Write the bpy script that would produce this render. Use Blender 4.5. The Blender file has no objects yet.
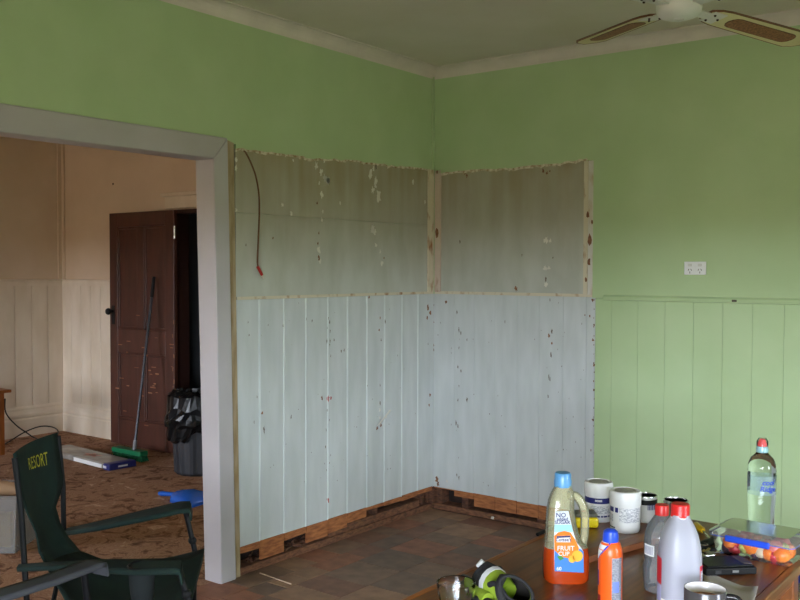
import bpy, bmesh, math, random
from mathutils import Vector, Matrix
random.seed(7)
PI = math.pi
scene = bpy.context.scene
C = scene.collection

# ------------------------------------------------------------------ camera
CAM = Vector((3.3376, -4.7316, 1.5)); YAW = -0.651; PITCH = -0.0321; ROLL = 0.0029; F = 925.2
FW = Vector((math.sin(YAW) * math.cos(PITCH), math.cos(YAW) * math.cos(PITCH), math.sin(PITCH)))
_r = Vector((math.cos(YAW), -math.sin(YAW), 0)); _u = _r.cross(FW)
RT = _r * math.cos(ROLL) + _u * math.sin(ROLL); UP = _u * math.cos(ROLL) - _r * math.sin(ROLL)
cd = bpy.data.cameras.new('camera'); cam = bpy.data.objects.new('camera', cd); C.objects.link(cam)
cd.sensor_width = 36; cd.lens = F * 36 / 800; cd.clip_start = .02
m = Matrix((RT, UP, -FW)).transposed().to_4x4(); m.translation = CAM; cam.matrix_world = m
scene.camera = cam

# ------------------------------------------------------------------ light
wd = bpy.data.worlds.new('overcast_sky'); scene.world = wd; wd.use_nodes = True
bg = wd.node_tree.nodes['Background']; bg.inputs[0].default_value = (.87, .95, 1.08, 1); bg.inputs[1].default_value = 9.0
scene.view_settings.view_transform = 'Standard'; scene.view_settings.look = 'None'
scene.view_settings.gamma = 1; scene.view_settings.use_curve_mapping = False
scene.view_settings.exposure = 2.35
scene.cycles.use_denoising = True
scene.cycles.max_bounces = 10; scene.cycles.diffuse_bounces = 6; scene.cycles.transparent_max_bounces = 16
scene.cycles.sample_clamp_indirect = 6
ROOM_X, ROOM_Y, CEIL = 5.5, -6.4, 2.745
WIN = [('y', 2.9, 5.2, .5, 1.82), ('x', -3.1, -2.5, .5, 1.82)]   # daylight openings of the near room
FARWIN = (-4.2, -2.85, .5, 1.85)
def portal(loc, rot, sx, sz):
    l = bpy.data.lights.new('window_portal', 'AREA'); l.shape = 'RECTANGLE'; l.size = sx; l.size_y = sz
    l.cycles.is_portal = True
    o = bpy.data.objects.new('window_portal', l); C.objects.link(o); o.location = loc; o.rotation_euler = rot
for ax, a, b, z0, z1 in WIN:
    if ax == 'y': portal(((a + b) / 2, ROOM_Y - .02, (z0 + z1) / 2), (PI / 2, 0, 0), b - a, z1 - z0)
    else: portal((ROOM_X + .02, (a + b) / 2, (z0 + z1) / 2), (PI / 2, 0, PI / 2), b - a, z1 - z0)
portal(((FARWIN[0] + FARWIN[1]) / 2, ROOM_Y - .02, (FARWIN[2] + FARWIN[3]) / 2), (PI / 2, 0, 0), FARWIN[1] - FARWIN[0], FARWIN[3] - FARWIN[2])

# ------------------------------------------------------------------ helpers
def ray(x, y): return FW + RT * ((x - 400) / F) - UP * ((y - 300) / F)
def on(x, y, axis, val):
    d = ray(x, y); return CAM + d * ((val - CAM[axis]) / d[axis])
def LW(x, y, v=0.): return on(x, y, 0, v)        # left wall plane
def RW(x, y, v=0.): return on(x, y, 1, v)        # right wall plane
def FL(x, y, v=0.): return on(x, y, 2, v)        # horizontal plane
def AD(x, y, d): return CAM + ray(x, y) * d      # at a distance along the view axis
def depth(p): return (Vector(p) - CAM).dot(FW)
def zat(p, y):                                   # height above a base point that shows at image row y
    k = (300 - y) / F; a = Vector((p[0], p[1], 0)) - Vector((CAM.x, CAM.y, CAM.z))
    return (k * a.dot(FW) - a.dot(UP)) / (UP.z - k * FW.z)
def S(r, g, b):
    f = lambda c: (c / 255 / 12.92) if c <= 10 else ((c / 255 + .055) / 1.055) ** 2.4
    return (f(r), f(g), f(b), 1)

class MB:
    def __init__(s): s.v = []; s.f = []; s.m = []; s.k = 0
    def add(s, vs, fs):
        n = len(s.v); s.v += [tuple(v) for v in vs]; s.f += [tuple(i + n for i in f) for f in fs]; s.m += [s.k] * len(fs); return s
    def mat(s, k): s.k = k; return s
    def box(s, x0, x1, y0, y1, z0, z1):
        return s.add([(x, y, z) for x in (x0, x1) for y in (y0, y1) for z in (z0, z1)],
                     [(0, 1, 3, 2), (4, 6, 7, 5), (0, 4, 5, 1), (2, 3, 7, 6), (0, 2, 6, 4), (1, 5, 7, 3)])
    def obox(s, c, ax, ay, az):                    # oriented box: centre, three half-axis vectors
        c, ax, ay, az = map(Vector, (c, ax, ay, az))
        return s.add([c + ax * i + ay * j + az * k for i in (-1, 1) for j in (-1, 1) for k in (-1, 1)],
                     [(0, 1, 3, 2), (4, 6, 7, 5), (0, 4, 5, 1), (2, 3, 7, 6), (0, 2, 6, 4), (1, 5, 7, 3)])
    def prism(s, pts, off):                        # 3d polygon extruded by a vector
        off = Vector(off); n = len(pts); a = [Vector(p) for p in pts]
        return s.add(a + [p + off for p in a], [tuple(range(n))[::-1], tuple(range(n, 2 * n))] + [(i, (i + 1) % n, n + (i + 1) % n, n + i) for i in range(n)])
    def loft(s, rings, cap=True, closed=True):
        n = len(rings[0]); vs = [v for r in rings for v in r]; fs = []
        for j in range(len(rings) - 1):
            for i in range(n if closed else n - 1):
                fs.append((j * n + i, j * n + (i + 1) % n, (j + 1) * n + (i + 1) % n, (j + 1) * n + i))
        if cap and closed: fs += [tuple(range(n))[::-1], tuple(range(len(vs) - n, len(vs)))]
        return s.add(vs, fs)
    def lathe(s, c, prof, n=28, cap=True):
        c = Vector(c)
        return s.loft([[c + Vector((r * math.cos(2 * PI * i / n), r * math.sin(2 * PI * i / n), z)) for i in range(n)] for r, z in prof], cap)
    def tube(s, pts, r, n=8, closed=False):
        pts = [Vector(p) for p in pts]; rings = []; N = len(pts)
        up = Vector((0, 0, 1)); prev = None
        for i, p in enumerate(pts):
            a = pts[i - 1] if (i > 0 or closed) else p; b = pts[(i + 1) % N] if (i < N - 1 or closed) else p
            t = (b - a).normalized()
            if prev is None: prev = t.orthogonal().normalized()
            e = (prev - t * prev.dot(t)).normalized(); prev = e; g = t.cross(e)
            rr = r[i] if isinstance(r, (list, tuple)) else r
            rings.append([p + (e * math.cos(2 * PI * k / n) + g * math.sin(2 * PI * k / n)) * rr for k in range(n)])
        if closed: rings.append(rings[0])
        return s.loft(rings, not closed)
    def ball(s, c, r, n=10, sc=(1, 1, 1), jit=0):
        c = Vector(c); rings = []
        for j in range(1, n // 2 + 3):
            th = PI * j / (n // 2 + 3)
            rings.append([c + Vector((math.cos(2 * PI * i / n) * math.sin(th) * sc[0], math.sin(2 * PI * i / n) * math.sin(th) * sc[1], -math.cos(th) * sc[2])) * r * (1 + random.uniform(-jit, jit)) for i in range(n)])
        return s.loft(rings)
    def grid(s, rows):
        n = len(rows[0]); return s.add([p for r in rows for p in r], [(j * n + i, j * n + i + 1, (j + 1) * n + i + 1, (j + 1) * n + i) for j in range(len(rows) - 1) for i in range(n - 1)])
    def build(s, name, mats, parent=None, loc=None, smooth=False, bevel=0, solid=0, seg=2, sub=0):
        o0 = Vector((0, 0, 0)) if loc is None else Vector(loc)
        if parent is not None: o0 = org(parent)
        me = bpy.data.meshes.new(name); me.from_pydata([tuple(Vector(v) - o0) for v in s.v], [], s.f)
        bm = bmesh.new(); bm.from_mesh(me); bmesh.ops.recalc_face_normals(bm, faces=bm.faces); bm.to_mesh(me); bm.free()
        if not isinstance(mats, (list, tuple)): mats = [mats]
        for q in mats: me.materials.append(q)
        for i, p in enumerate(me.polygons): p.material_index = s.m[i]; p.use_smooth = smooth
        o = bpy.data.objects.new(name, me); C.objects.link(o)
        if parent is not None: o.parent = parent
        else: o.location = o0
        if sub: md = o.modifiers.new('sub', 'SUBSURF'); md.levels = md.render_levels = sub
        if solid: md = o.modifiers.new('solid', 'SOLIDIFY'); md.thickness = solid; md.offset = 0
        if bevel: md = o.modifiers.new('bevel', 'BEVEL'); md.width = bevel; md.segments = seg; md.limit_method = 'ANGLE'
        if smooth and not sub:
            bpy_smooth_angle(o)
        return o
def bpy_smooth_angle(o, ang=0.7):
    me = o.data
    bm = bmesh.new(); bm.from_mesh(me)
    for e in bm.edges:
        if len(e.link_faces) == 2 and e.calc_face_angle(0) > ang: e.smooth = False
    bm.to_mesh(me); bm.free()
def org(o):
    v = Vector(o.location)
    while o.parent: o = o.parent; v += o.location
    return v
def tag(o, label, cat, group=None):
    o['label'] = label; o['category'] = cat
    if group: o['group'] = group
    return o
def thing(name, label, cat, loc=(0, 0, 0), group=None):
    o = bpy.data.objects.new(name, None); C.objects.link(o); o.location = loc; o.empty_display_size = .05
    return tag(o, label, cat, group)
def struct(o, label=None):
    o['kind'] = 'structure'
    if label: o['label'] = label
    return o
def stuff(o): o['kind'] = 'stuff'; return o

def mat(name, col, rough=.55, metal=0., col2=None, scale=8., stretch=(1, 1, 1), detail=4., lo=.35, hi=.65, bump=0., bscale=None, trans=0., ior=1.45, spec=.5, coat=0., sss=0.):
    q = bpy.data.materials.new(name); q.use_nodes = True; nt = q.node_tree; b = nt.nodes['Principled BSDF']
    b.inputs['Base Color'].default_value = col; b.inputs['Roughness'].default_value = rough; b.inputs['Metallic'].default_value = metal
    b.inputs['Transmission Weight'].default_value = trans; b.inputs['IOR'].default_value = ior
    b.inputs['Specular IOR Level'].default_value = spec; b.inputs['Coat Weight'].default_value = coat
    if sss: b.inputs['Subsurface Weight'].default_value = sss; b.inputs['Subsurface Radius'].default_value = (.02, .02, .02)
    tc = nt.nodes.new('ShaderNodeTexCoord'); mp = nt.nodes.new('ShaderNodeMapping'); mp.inputs['Scale'].default_value = stretch
    nt.links.new(tc.outputs['Object'], mp.inputs[0])
    nz = nt.nodes.new('ShaderNodeTexNoise'); nz.inputs['Scale'].default_value = scale; nz.inputs['Detail'].default_value = detail
    nt.links.new(mp.outputs[0], nz.inputs['Vector'])
    rp = nt.nodes.new('ShaderNodeValToRGB'); rp.color_ramp.elements[0].position = lo; rp.color_ramp.elements[1].position = hi
    c2 = col2 if col2 else tuple(c * .9 for c in col[:3]) + (1,)
    rp.color_ramp.elements[0].color = c2; rp.color_ramp.elements[1].color = col
    nt.links.new(nz.outputs[0], rp.inputs[0]); nt.links.new(rp.outputs[0], b.inputs['Base Color'])
    if bump:
        bp = nt.nodes.new('ShaderNodeBump'); bp.inputs['Strength'].default_value = bump; bp.inputs['Distance'].default_value = .004
        if bscale:
            n2 = nt.nodes.new('ShaderNodeTexNoise'); n2.inputs['Scale'].default_value = bscale; n2.inputs['Detail'].default_value = 3
            nt.links.new(mp.outputs[0], n2.inputs['Vector']); nt.links.new(n2.outputs[0], bp.inputs['Height'])
        else: nt.links.new(nz.outputs[0], bp.inputs['Height'])
        nt.links.new(bp.outputs[0], b.inputs['Normal'])
    return q
def film(name, tint, gloss=.12, rough=.08, body=0., bodycol=(1, 1, 1, 1)):
    """thin clear plastic: see-through sheet with a surface sheen"""
    q = bpy.data.materials.new(name); q.use_nodes = True; nt = q.node_tree; out = nt.nodes['Material Output']; nt.nodes.remove(nt.nodes['Principled BSDF'])
    t = nt.nodes.new('ShaderNodeBsdfTransparent'); t.inputs[0].default_value = tint
    g = nt.nodes.new('ShaderNodeBsdfGlossy'); g.inputs[1].default_value = rough
    fr = nt.nodes.new('ShaderNodeLayerWeight'); fr.inputs[0].default_value = gloss
    d = nt.nodes.new('ShaderNodeBsdfDiffuse'); d.inputs[0].default_value = bodycol
    m1 = nt.nodes.new('ShaderNodeMixShader'); m1.inputs[0].default_value = body
    m2 = nt.nodes.new('ShaderNodeMixShader')
    nt.links.new(t.outputs[0], m1.inputs[1]); nt.links.new(d.outputs[0], m1.inputs[2])
    nt.links.new(fr.outputs['Fresnel'], m2.inputs[0]); nt.links.new(m1.outputs[0], m2.inputs[1]); nt.links.new(g.outputs[0], m2.inputs[2])
    nt.links.new(m2.outputs[0], out.inputs[0]); return q
def textmesh(body, size, fn, name, material, parent, shear=0., spacing=1.0, bold=0.):
    """flat print: letters mapped by fn(u, v) -> point"""
    cu = bpy.data.curves.new('lettering', 'FONT'); cu.body = body; cu.size = size; cu.align_x = 'CENTER'; cu.align_y = 'CENTER'; cu.shear = shear; cu.space_character = spacing; cu.offset = bold; cu.resolution_u = 3
    to = bpy.data.objects.new('lettering_tmp', cu); C.objects.link(to)
    dg = bpy.context.evaluated_depsgraph_get(); me = bpy.data.meshes.new_from_object(to.evaluated_get(dg))
    C.objects.unlink(to); bpy.data.objects.remove(to)
    b = MB(); b.add([fn(v.co.x, v.co.y) for v in me.vertices], [tuple(p.vertices) for p in me.polygons])
    bpy.data.meshes.remove(me)
    return b.build(name, material, parent)

# ------------------------------------------------------------------ materials
GREEN = mat('green_wall_paint', S(178, 199, 154), .42, col2=S(171, 193, 146), scale=3, bump=.02, bscale=120)
BARE = mat('bare_duck_egg_paint', S(198, 202, 202), .5, col2=S(187, 192, 191), scale=5, stretch=(3, 3, .6), bump=.03, bscale=60)
RAW = mat('raw_orange_pine', S(176, 112, 66), .7, col2=S(132, 78, 46), scale=9, stretch=(2, 2, 9))
OLDWOOD = mat('old_dark_hardwood', S(110, 72, 50), .8, col2=S(66, 42, 32), scale=12, stretch=(2, 2, 6), bump=.2)
PLATE = mat('old_floor_plate_timber', S(128, 86, 60), .75, col2=S(84, 55, 40), scale=10, stretch=(3, 3, 8), bump=.2)
DARK = mat('dark_mottled_brown', S(60, 42, 34), .9, col2=S(34, 25, 22), scale=20)  # dark mottled brown for the cavity back, gap strip and hall floor
WHITE = mat('white_gloss_trim', S(181, 176, 179), .4, col2=S(173, 168, 169), scale=3)
CORN = mat('cornice_paint', S(216, 207, 197), .6)
CEILM = mat('ceiling_paint', S(212, 206, 192), .8, col2=S(204, 198, 180), scale=2)
OLDP = mat('layered_old_paint', S(206, 196, 172), .7, col2=S(150, 104, 66), scale=16, stretch=(1, 1, .5), lo=.30, hi=.48)
TORN = mat('torn_plaster_edge', S(214, 204, 184), .9, col2=S(150, 120, 84), scale=40, lo=.3, hi=.6)
YELW = mat('raw_yellow_timber', S(170, 152, 122), .7, col2=S(140, 118, 82), scale=14, stretch=(2, 2, .4))
CREAM = mat('cream_room_paint', S(206, 184, 160), .6, col2=S(198, 175, 149), scale=2.5)
CREAMB = mat('cream_board_paint', S(214, 199, 180), .55, col2=S(204, 187, 165), scale=4, stretch=(2, 2, .7))
BROWN = mat('brown_door_paint', S(80, 44, 33), .42, col2=S(66, 36, 27), scale=5, stretch=(3, 3, .8))
HALL = mat('hall_wall_paint', S(92, 96, 100), .7)
HALLD = mat('hall_dado_paint', S(60, 58, 58), .7)
FLOORB = mat('vinyl_joint_brown', S(84, 74, 66), .6, col2=S(66, 55, 48), scale=14)
TILES = [mat('slate_vinyl_' + n, S(*a), .6, col2=S(*b), scale=13, detail=7, lo=.3, hi=.72, bump=.05) for n, a, b in
         (('rust', (160, 108, 82), (124, 82, 64)), ('tan', (160, 124, 98), (128, 98, 76)), ('grey', (136, 108, 88), (110, 86, 70)),
          ('umber', (136, 98, 78), (108, 77, 62)), ('slate', (124, 100, 84), (100, 80, 68)))]
def carpet_mat():
    q = bpy.data.materials.new('brown_patterned_carpet'); q.use_nodes = True; nt = q.node_tree; b = nt.nodes['Principled BSDF']; b.inputs['Roughness'].default_value = 1; b.inputs['Specular IOR Level'].default_value = .1
    tc = nt.nodes.new('ShaderNodeTexCoord')
    n1 = nt.nodes.new('ShaderNodeTexNoise'); n1.inputs['Scale'].default_value = 7; n1.inputs['Detail'].default_value = 6; n1.inputs['Roughness'].default_value = .75; n1.inputs['Distortion'].default_value = 1.2
    nt.links.new(tc.outputs['Object'], n1.inputs['Vector'])
    rp = nt.nodes.new('ShaderNodeValToRGB'); cr = rp.color_ramp; cr.elements[0].position = .34; cr.elements[0].color = S(92, 64, 48); cr.elements[1].position = .66; cr.elements[1].color = S(202, 168, 142)
    for p, c in ((.43, (128, 93, 72)), (.5, (172, 134, 108)), (.57, (148, 111, 88))): e = cr.elements.new(p); e.color = S(*c)
    nt.links.new(n1.outputs[0], rp.inputs[0]); nt.links.new(rp.outputs[0], b.inputs['Base Color'])
    n2 = nt.nodes.new('ShaderNodeTexNoise'); n2.inputs['Scale'].default_value = 220; nt.links.new(tc.outputs['Object'], n2.inputs['Vector'])
    bp = nt.nodes.new('ShaderNodeBump'); bp.inputs['Strength'].default_value = .5; bp.inputs['Distance'].default_value = .006; nt.links.new(n2.outputs[0], bp.inputs['Height']); nt.links.new(bp.outputs[0], b.inputs['Normal'])
    return q
CARPET = carpet_mat()
def sheet_mat():
    """old wall sheet: duck-egg paint with brown grease runs coming down from the top edge"""
    q = mat('stained_wall_sheet', S(188, 190, 182), .5, col2=S(174, 175, 164), scale=4, stretch=(2, 2, .8)); nt = q.node_tree; b = nt.nodes['Principled BSDF']
    base = b.inputs['Base Color'].links[0].from_socket
    tc = nt.nodes.new('ShaderNodeTexCoord'); mp = nt.nodes.new('ShaderNodeMapping'); mp.inputs['Scale'].default_value = (15, 15, .5); nt.links.new(tc.outputs['Object'], mp.inputs[0])
    nz = nt.nodes.new('ShaderNodeTexNoise'); nz.inputs['Scale'].default_value = 1; nz.inputs['Detail'].default_value = 5; nt.links.new(mp.outputs[0], nz.inputs['Vector'])
    nb = nt.nodes.new('ShaderNodeTexNoise'); nb.inputs['Scale'].default_value = 2.2; nt.links.new(tc.outputs['Object'], nb.inputs['Vector'])
    sx = nt.nodes.new('ShaderNodeSeparateXYZ'); nt.links.new(tc.outputs['Object'], sx.inputs[0])
    mr = nt.nodes.new('ShaderNodeMapRange'); mr.inputs[1].default_value = 1.45; mr.inputs[2].default_value = 2.12; nt.links.new(sx.outputs[2], mr.inputs[0])
    ml = nt.nodes.new('ShaderNodeMath'); ml.operation = 'MULTIPLY'; nt.links.new(nz.outputs[0], ml.inputs[0]); nt.links.new(mr.outputs[0], ml.inputs[1])
    ad = nt.nodes.new('ShaderNodeMath'); ad.operation = 'MULTIPLY_ADD'; ad.inputs[1].default_value = .28; nt.links.new(mr.outputs[0], ad.inputs[0]); m3 = nt.nodes.new('ShaderNodeMath'); m3.operation = 'MULTIPLY'; nt.links.new(ml.outputs[0], m3.inputs[0]); nt.links.new(nb.outputs[0], m3.inputs[1]); nt.links.new(m3.outputs[0], ad.inputs[2])
    sc = nt.nodes.new('ShaderNodeMath'); sc.operation = 'MULTIPLY'; sc.inputs[1].default_value = 1.25; sc.use_clamp = True; nt.links.new(ad.outputs[0], sc.inputs[0])
    mx = nt.nodes.new('ShaderNodeMixRGB'); mx.inputs[2].default_value = S(142, 122, 76); nt.links.new(sc.outputs[0], mx.inputs[0]); nt.links.new(base, mx.inputs[1])
    nt.links.new(mx.outputs[0], b.inputs['Base Color']); return q
SHEET = sheet_mat()
CHIPW = mat('white_paint_flake', S(216, 212, 200), .8)
CHIPR = mat('rusty_wood_chip', S(140, 98, 68), .9, col2=S(112, 76, 54), scale=60)
CHIPD = mat('dark_nail_hole', S(70, 56, 48), .9)
CHIPN = mat('worn_paint_nick', S(112, 98, 86), .9)
CHIPRED = mat('red_plastic', S(170, 40, 34), .5)
TABLE = mat('varnished_table_wood', S(140, 84, 44), .3, col2=S(92, 53, 30), scale=5, stretch=(12, .7, 5), detail=6, lo=.3, hi=.7)
TEDGE = mat('varnished_table_edge', S(176, 104, 46), .35, col2=S(132, 74, 32), scale=5, stretch=(8, .8, 8))
BLACKP = mat('black_plastic', S(22, 22, 23), .45, spec=.3)
GREYP = mat('grey_plastic', S(120, 120, 122), .5)
STEEL = mat('steel', S(190, 190, 186), .25, metal=1)
WHITEP = mat('white_plastic', S(232, 232, 232), .4)
RED = mat('red_cap_plastic', S(206, 34, 34), .35)
BLUE = mat('blue_plastic', S(40, 78, 210), .3)
NAVY = mat('navy_print', S(40, 44, 112), .45)
CLEAR = film('clear_plastic_film', (.93, .95, .96, 1), .18, .06)

# ------------------------------------------------------------------ ground outside, floors, ceiling
struct(MB().box(-2500, 2500, -2500, 2500, -.75, -.7).build('ground', mat('grass_and_dirt', S(116, 102, 76), 1, col2=S(102, 88, 64), scale=1)))
floor = struct(MB().box(-.05, ROOM_X + .1, ROOM_Y - .1, .16, -.1, -.004).build('floor', FLOORB))
carpet = struct(MB().box(-4.6, -.05, ROOM_Y - .1, .34, -.1, 0).build('floor_carpet', CARPET))
ceiling = struct(MB().box(-4.6, ROOM_X + .1, ROOM_Y - .1, 2.2, CEIL, CEIL + .1).build('ceiling', CEILM))
def split(x0, x1, y0, y1, out):
    w, h = x1 - x0, y1 - y0
    if w > .42 or (w > h and w > .30 and random.random() < .8):
        k = x0 + w * random.choice((.33, .5, .5, .67)) if w < .9 else x0 + w * random.uniform(.4, .6)
        split(x0, k, y0, y1, out); split(k, x1, y0, y1, out)
    elif h > .40 or (h > .28 and random.random() < .8):
        k = y0 + h * random.choice((.4, .5, .5, .6)) if h < .9 else y0 + h * random.uniform(.4, .6)
        split(x0, x1, y0, k, out); split(x0, x1, k, y1, out)
    else: out.append((x0, x1, y0, y1))
tl = []; split(-.05, 3.1, -3.3, .0, tl)
for a, b, c, d in tl:
    g = .0018
    MB().box(a + g, b - g, c + g, d - g, -.006, random.uniform(-.0006, .0006)).build('tile', random.choice(TILES), floor, bevel=.001, seg=1)

# ------------------------------------------------------------------ left wall with the wide opening
ZD = 1.36; OPN0, OPN1, OPH = -3.75, -1.78, 2.02
casO_t, casO_b = LW(228, 138, .02), LW(236.5, 579, .02); casI_t, casI_b = LW(214, 158.5, .02), LW(221.5, 582, .02)
strO_t, strO_b = LW(233.2, 143), LW(240, 578)
OPN1 = (casI_t.y + casI_b.y) / 2; OPH = casI_t.z; HT = casO_t.z; STR = (strO_t.y + strO_b.y) / 2
w = MB()
JO = max(casI_t.y, casI_b.y) + .03
w.box(-.13, -.112, JO, .0, 0, CEIL); w.box(-.13, -.112, ROOM_Y, OPN0, 0, CEIL); w.box(-.13, -.112, OPN0, JO, OPH + .02, CEIL)   # back lining
w.box(-.112, -.0005, JO, min(strO_t.y, strO_b.y) - .008, .0, HT)                                                              # stud beside the opening
w.box(-.112, -.0, ROOM_Y, OPN0, 0, CEIL); w.box(-.112, 0, OPN0, STR, HT - .02, CEIL)
ltop = [LW(236, 147.5), LW(262, 151), LW(282, 153.6), LW(300, 155.4), LW(308, 157.5), LW(330, 159), LW(352, 160.2), LW(378, 163.8), LW(392, 165.4), LW(410, 167), LW(431, 170)]
edge = []
for a, b in zip(ltop[:-1], ltop[1:]):
    for t in range(4):
        p = a.lerp(b, t / 4); p.z += random.uniform(-.006, .006); edge.append(p)
edge = [Vector((0, STR, edge[0].z))] + edge + [Vector((0, 0, ltop[-1].z))]
w.prism([Vector((0, STR, CEIL))] + edge + [Vector((0, 0, CEIL))], (-.014, 0, 0))
wall_left = struct(w.build('wall_left', GREEN), 'green painted wall with a stripped pale panel and a wide opening')
# torn paper and plaster along the cut edge
b = MB()
for a, c in zip(edge[:-1], edge[1:]):
    t = random.uniform(.006, .017)
    b.prism([a + Vector((-.004, 0, .001)), c + Vector((-.004, 0, .001)), c + Vector((-.004, 0, -t)), a + Vector((-.004, 0, -random.uniform(.006, .017)))], (-.006, 0, 0))
b.build('torn_edge', TORN, wall_left)
# upper old sheets, one above the other (joint shows as a fine line)
jz = (LW(330, 218).z + LW(425, 226).z) / 2
for z0, z1 in ((ZD + .006, jz - .0008), (jz + .0008, HT + .03)):
    MB().box(-.022, -.009, STR + .004, -.004, z0, z1).build('wall_sheet', SHEET, wall_left)
# lower tongue-and-groove boards, each with its bead
lx = [239, 261, 285.5, 307.5, 329.5, 349, 368.5, 386, 403.5, 419.5, 433]
ly = [LW(x, 300).y for x in lx]; ly[0] = STR + .005; ly[-1] = .007
ends = [.10, .045, .108, .05, .062, .082, .112, .114, .112, .112]
for i in range(10):
    a, c = ly[i], ly[i + 1]; z0 = .138 + random.uniform(-.004, .004)
    bd = MB().box(-.022, -.008, a + .0015, c - .0015, z0, ZD - .006).build('board', BARE, wall_left, bevel=.002, seg=1)
    if i < 9: MB().tube([(-.009, c - .006, z0), (-.009, c - .006, ZD - .008)], .0034, 6).build('bead', mat('bead_highlight_paint', S(206, 216, 214), .4) if i == 0 else bpy.data.materials['bead_highlight_paint'], bd)  # bead coloured lighter than its board, a highlight put into the paint
    e = ends[i] + random.uniform(-.004, .004)
    MB().prism([(-.02, a + .003, z0 - .001), (-.02, c - .003, z0 - .001), (-.02, c - .003, e), (-.02, a + .003, e + random.uniform(-.006, .006))], (.010, 0, 0)).build('board_end', RAW, bd)
MB().box(-.022, -.003, STR + .006, -.002, ZD - .006, ZD + .009).build('dado_strip', OLDP, wall_left)
# the gap at the bottom: plates, studs, rubble and a dark back
MB().box(-.10, -.004, STR + .005, -.01, 0, .036).build('floor_plate', PLATE, wall_left, bevel=.003, seg=1)
p0, p1 = LW(331, 531).y, LW(421, 504).y
MB().box(-.075, -.012, p0, p1, .036, .078).build('upper_plate', PLATE, wall_left, bevel=.003, seg=1)
for y in (p0 - .035, (p0 + p1) / 2, p1 + .06, -.035):
    MB().box(-.10, -.028, y - .022, y + .022, .036, .30).build('stud', OLDWOOD, wall_left)
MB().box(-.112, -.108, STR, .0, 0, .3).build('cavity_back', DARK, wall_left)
b = MB()
for i in range(46):
    c = Vector((random.uniform(-.09, -.02), random.uniform(STR + .1, p0 - .05), random.uniform(.037, .05))); d = Vector((random.uniform(-1, 1), random.uniform(-1, 1), random.uniform(-.3, .5))).normalized() * random.uniform(.01, .035)
    b.obox(c, d, d.orthogonal().normalized() * .006, Vector((0, 0, .002)))
stuff(b.build('rubble', OLDWOOD, wall_left))
MB().box(-.034, -.030, STR - .006, STR + .05, .0, HT + .005).build('gap_shade_strip', DARK, wall_left)  # added dark strip behind the board gap, painting in its deep shade
# casing of the opening
def quad_on(pts, th): return MB().prism(pts, (th, 0, 0))
b = MB()
b.prism([Vector((0, casO_t.y, casO_t.z)), Vector((0, casO_b.y, 0)), Vector((0, casI_b.y, 0)), Vector((0, casI_t.y, casI_t.z))], (.02, 0, 0))
side = b.build('trim_1', WHITE, bevel=.006, seg=3); struct(side, 'white moulded side casing of the wide opening')
hl0, hl1 = LW(0, 102.7, .02), LW(0, 132, .02)
slope_t = (casO_t.z - hl0.z) / (casO_t.y - hl0.y); slope_b = (casI_t.z - hl1.z) / (casI_t.y - hl1.y)
yl = OPN0 - .11
struct(MB().prism([Vector((0, casO_t.y, casO_t.z)), Vector((0, casI_t.y, casI_t.z)), Vector((0, OPN0, casI_t.z + slope_b * (OPN0 - casI_t.y))), Vector((0, yl, casO_t.z + slope_t * (yl - casO_t.y)))], (.02, 0, 0)).build('trim_2', WHITE, bevel=.006, seg=3), 'white moulded head casing above the wide opening')
struct(MB().box(0, .02, OPN0 - .11, OPN0, 0, OPH).build('trim_3', WHITE, bevel=.006, seg=3))
# jamb lining (reveal and soffit)
struct(MB().prism([Vector((.004, casI_t.y + .001, OPH)), Vector((.004, casI_b.y + .001, 0)), Vector((-.098, casI_b.y + .001, 0)), Vector((-.110, casI_t.y + .001, OPH))], (0, .04, 0)).build('trim_4', WHITE), 'white jamb lining of the wide opening')
struct(MB().box(-.11, .004, OPN0, OPN1, OPH, OPH + .02).build('trim_5', WHITE))
struct(MB().box(-.135, .004, OPN0 - .02, OPN0, 0, OPH).build('trim_6', WHITE))
struct(MB().prism([Vector((0, casO_t.y + .003, HT - .005)), Vector((0, casO_b.y + .003, 0)), Vector((0, strO_b.y, 0)), Vector((0, strO_t.y, strO_t.z))], (.003, 0, 0)).build('trim_7', YELW), 'bare yellow timber strip beside the white casing')

# ------------------------------------------------------------------ right wall
HR = RW(595, 300).x; G0 = RW(583, 230).x; G1 = RW(593, 230).x
w = MB(); w.box(-.13, ROOM_X + .1, .112, .16, 0, CEIL)
rtop = [RW(441, 172.5), RW(462, 170), RW(492, 169), RW(503, 168), RW(512, 167.6), RW(540, 165), RW(560, 163), RW(576, 160), RW(586, 158.8), RW(592, 160.6)]
edge = []
for a, c in zip(rtop[:-1], rtop[1:]):
    for t in range(4):
        p = a.lerp(c, t / 4); p.z += random.uniform(-.005, .005); edge.append(p)
edge = [Vector((0, 0, rtop[0].z))] + edge + [Vector((G1, 0, rtop[-1].z))]
w.prism([Vector((0, 0, CEIL))] + edge + [Vector((G1, 0, CEIL))], (0, .014, 0))
w.box(G1, ROOM_X, 0, .014, ZD - .01, CEIL); w.box(G1, ROOM_X, .014, .112, 0, CEIL)
wall_right = struct(w.build('wall_right', GREEN), 'green painted wall with a stripped pale panel by the corner')
b = MB()
for a, c in zip(edge[:-1], edge[1:]):
    b.prism([a + Vector((0, .004, .001)), c + Vector((0, .004, .001)), c + Vector((0, .004, -random.uniform(.007, .019))), a + Vector((0, .004, -random.uniform(.007, .019)))], (0, .006, 0))
b.build('torn_edge', TORN, wall_right)
MB().box(.006, G0, .009, .022, ZD + .006, rtop[4].z + .03).build('wall_sheet', SHEET, wall_right)
MB().box(G0 + .001, G0 + (G1 - G0) * .45, .004, .022, ZD + .006, 2.11).build('paint_strip', OLDP, wall_right)
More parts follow.
